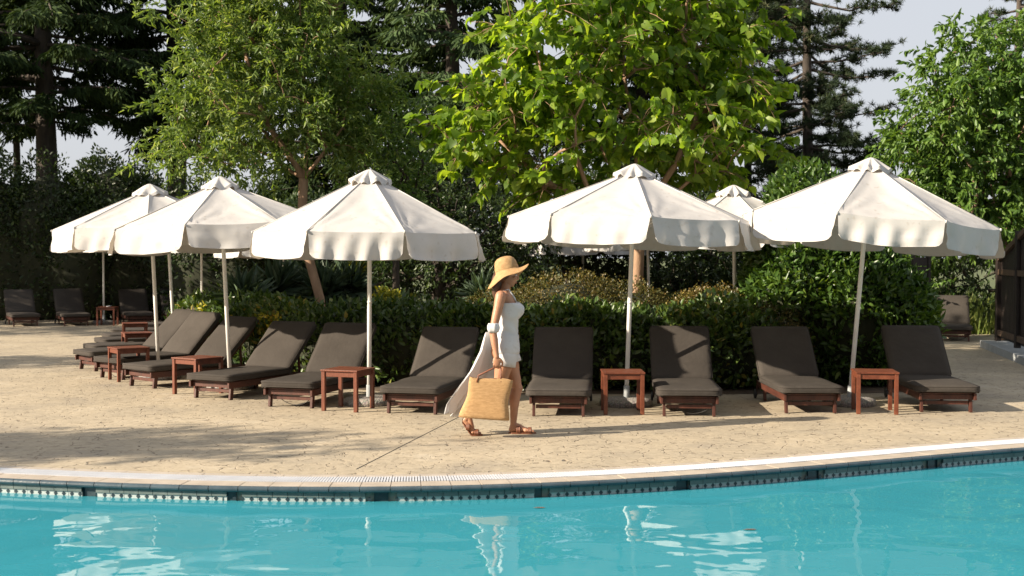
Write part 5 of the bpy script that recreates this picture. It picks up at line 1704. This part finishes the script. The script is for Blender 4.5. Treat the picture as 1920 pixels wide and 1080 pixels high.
# hat: rounded crown and a wide floppy brim
def make_hat():
    root_c = H((-0.022, 0, 0.052))
    tilt = Matrix.Rotation(R(-14), 3, 'Y') @ Matrix.Rotation(R(-6), 3, 'X')
    NA = 72
    crown = [(0.0, 0.118), (0.035, 0.116), (0.065, 0.106), (0.088, 0.086), (0.100, 0.055), (0.105, 0.020), (0.107, -0.010)]
    vs = []; fs = []
    rows = crown + [(0.118, -0.022), (0.135, -0.028), (0.158, -0.034), (0.182, -0.040), (0.203, -0.044), (0.207, -0.047)]
    for (r, z) in rows:
        for k in range(NA):
            a = 2 * PI * k / NA
            f = max(0, (r - 0.107) / 0.10)
            zz = z
            # brim droops at the back, lifts at the front with a wave
            zz += f * (-0.085 * max(0, -math.cos(a)) ** 1.2 + 0.030 * max(0, math.cos(a)) - 0.055 * abs(math.sin(a)) ** 2 * 0.9 + 0.018 * math.sin(3 * a + .6))
            rr = r * (1 - 0.10 * f * abs(math.sin(a)))
            vs.append(root_c + tilt @ Vector((rr * 1.05 * math.cos(a), rr * 0.96 * math.sin(a), zz)))
    for i in range(len(rows) - 1):
        for k in range(NA):
            k2 = (k + 1) % NA; fs.append((i * NA + k, (i + 1) * NA + k, (i + 1) * NA + k2, i * NA + k2))
    m_ = MB(); m_.add(vs, fs, True)
    o = m_.build('straw_hat', M['straw'], person)
    s2 = o.modifiers.new('thickness', 'SOLIDIFY'); s2.thickness = 0.004
    m_ = MB(); vs = []; fs = []
    for (r, z) in ((0.1095, -0.010), (0.1085, 0.018)):
        for k in range(NA):
            a = 2 * PI * k / NA; vs.append(root_c + tilt @ Vector((r * 1.05 * math.cos(a), r * .96 * math.sin(a), z)))
    for k in range(NA): k2 = (k + 1) % NA; fs.append((k, k2, NA + k2, NA + k))
    m_.add(vs, fs, True); hb = m_.build('hat_band', M['jute'], o)
make_hat()
# sandals
def sandal(heel, ball, toe, lat, tilt=0):
    root_o = MB()
    h0 = Vector(heel); b0 = Vector(ball); t0 = Vector(toe)
    n_ = 15; vs = []; fs = []
    for i in range(n_):
        t = i / (n_ - 1)
        p = h0.lerp(b0, t / .62) if t < .62 else b0.lerp(t0, (t - .62) / .38)
        w_ = 0.029 + 0.014 * math.sin(PI * min(1, t * .9)) * t ** .4
        if t > .85: w_ *= 1 - ((t - .85) / .15) ** 2 * .6
        if t < .08: w_ *= .7
        for (s, z) in ((-1, 0), (1, 0), (1, -.014), (-1, -.014)):
            vs.append(p + Vector((0, s * w_, z)))
    for i in range(n_ - 1):
        for k in range(4):
            k2 = (k + 1) % 4; fs.append((i * 4 + k, i * 4 + k2, (i + 1) * 4 + k2, (i + 1) * 4 + k))
    fs.append((0, 1, 2, 3)); fs.append(tuple((n_ - 1) * 4 + k for k in (3, 2, 1, 0)))
    root_o.add(vs, fs)
    so = root_o.build('sandal', M['leather'], person)
    for (t, hgt) in ((.40, .066), (.80, .042)):
        m_ = MB()
        c = h0.lerp(b0, t / .62) if t < .62 else b0.lerp(t0, (t - .62) / .38)
        for dx in (-.012, 0, .012):
            pts = [c + Vector((dx, .040 * math.cos(q), hgt * math.sin(q) ** .8)) for q in [PI * k / 10 for k in range(11)]]
            m_.tube(pts, 0.0075, 6)
        m_.build('sandal_strap', M['leather'], so)
sandal((0.052, 0.07, 0.015), (0.20, 0.07, 0.015), (0.318, 0.07, 0.015), 1)
sandal((-0.385, -0.07, 0.135), (-0.300, -0.07, 0.016), (-0.190, -0.07, 0.015), 1)

# woven bag held in the near hand
bagp = Vector((PX0, pf.y, 0))
bag = empty('straw_bag', (PX0 - 0.14, pf.y - 0.26, 0.19), 0, 'woven tan beach bag swinging from the woman\'s near hand', 'bag')
bo = Vector((-0.14, -0.26, 0.19))
mb = MB()
NU, NV_ = 36, 12
vs = []; fs = []
for j in range(NV_ + 1):
    v = j / NV_
    for i in range(NU):
        a = 2 * PI * i / NU
        ca, sa = math.cos(a), math.sin(a)
        hw = 0.225 - 0.015 * v; hd = 0.070 * (1 - 0.45 * v)
        x = hw * math.copysign(abs(ca) ** 0.35, ca); y = hd * math.copysign(abs(sa) ** 0.8, sa)
        zz = 0.37 * v + 0.010 * math.sin(x * 16) * v - (0.03 * (x / .225)) * 0.6
        x = x * (1 - 0.10 * v) + 0.035 * v; x += -0.035 * (1 - v) + 0.012 * math.sin(v * 6 + x * 8)
        vs.append(Vector((x, y + 0.006 * math.sin(v * 9 + x * 12), zz)))
for j in range(NV_):
    for i in range(NU):
        i2 = (i + 1) % NU; fs.append((j * NU + i, j * NU + i2, (j + 1) * NU + i2, (j + 1) * NU + i))
fs.append(tuple(range(NU))[::-1])
mb.add(vs, fs, True)
sh = mb.build('bag_body', M['jute'], bag); s2 = sh.modifiers.new('thickness', 'SOLIDIFY'); s2.thickness = 0.005
grip = wr_r + Vector((0.004, 0.022, -0.098)) - bo
for s in (-1, 1):
    mb = MB()
    g0 = grip + Vector((0, s * 0.004, 0))
    mb.tube([Vector((-0.10, s * 0.038, 0.34)), Vector((-0.085, s * 0.03, 0.40)), g0 + Vector((-0.035, 0, -0.012)), g0, g0 + Vector((0.035, 0, -0.012)), Vector((0.12, s * 0.03, 0.40)), Vector((0.125, s * 0.038, 0.34))], 0.007, 8)
    mb.build('handle', M['leather'], bag)
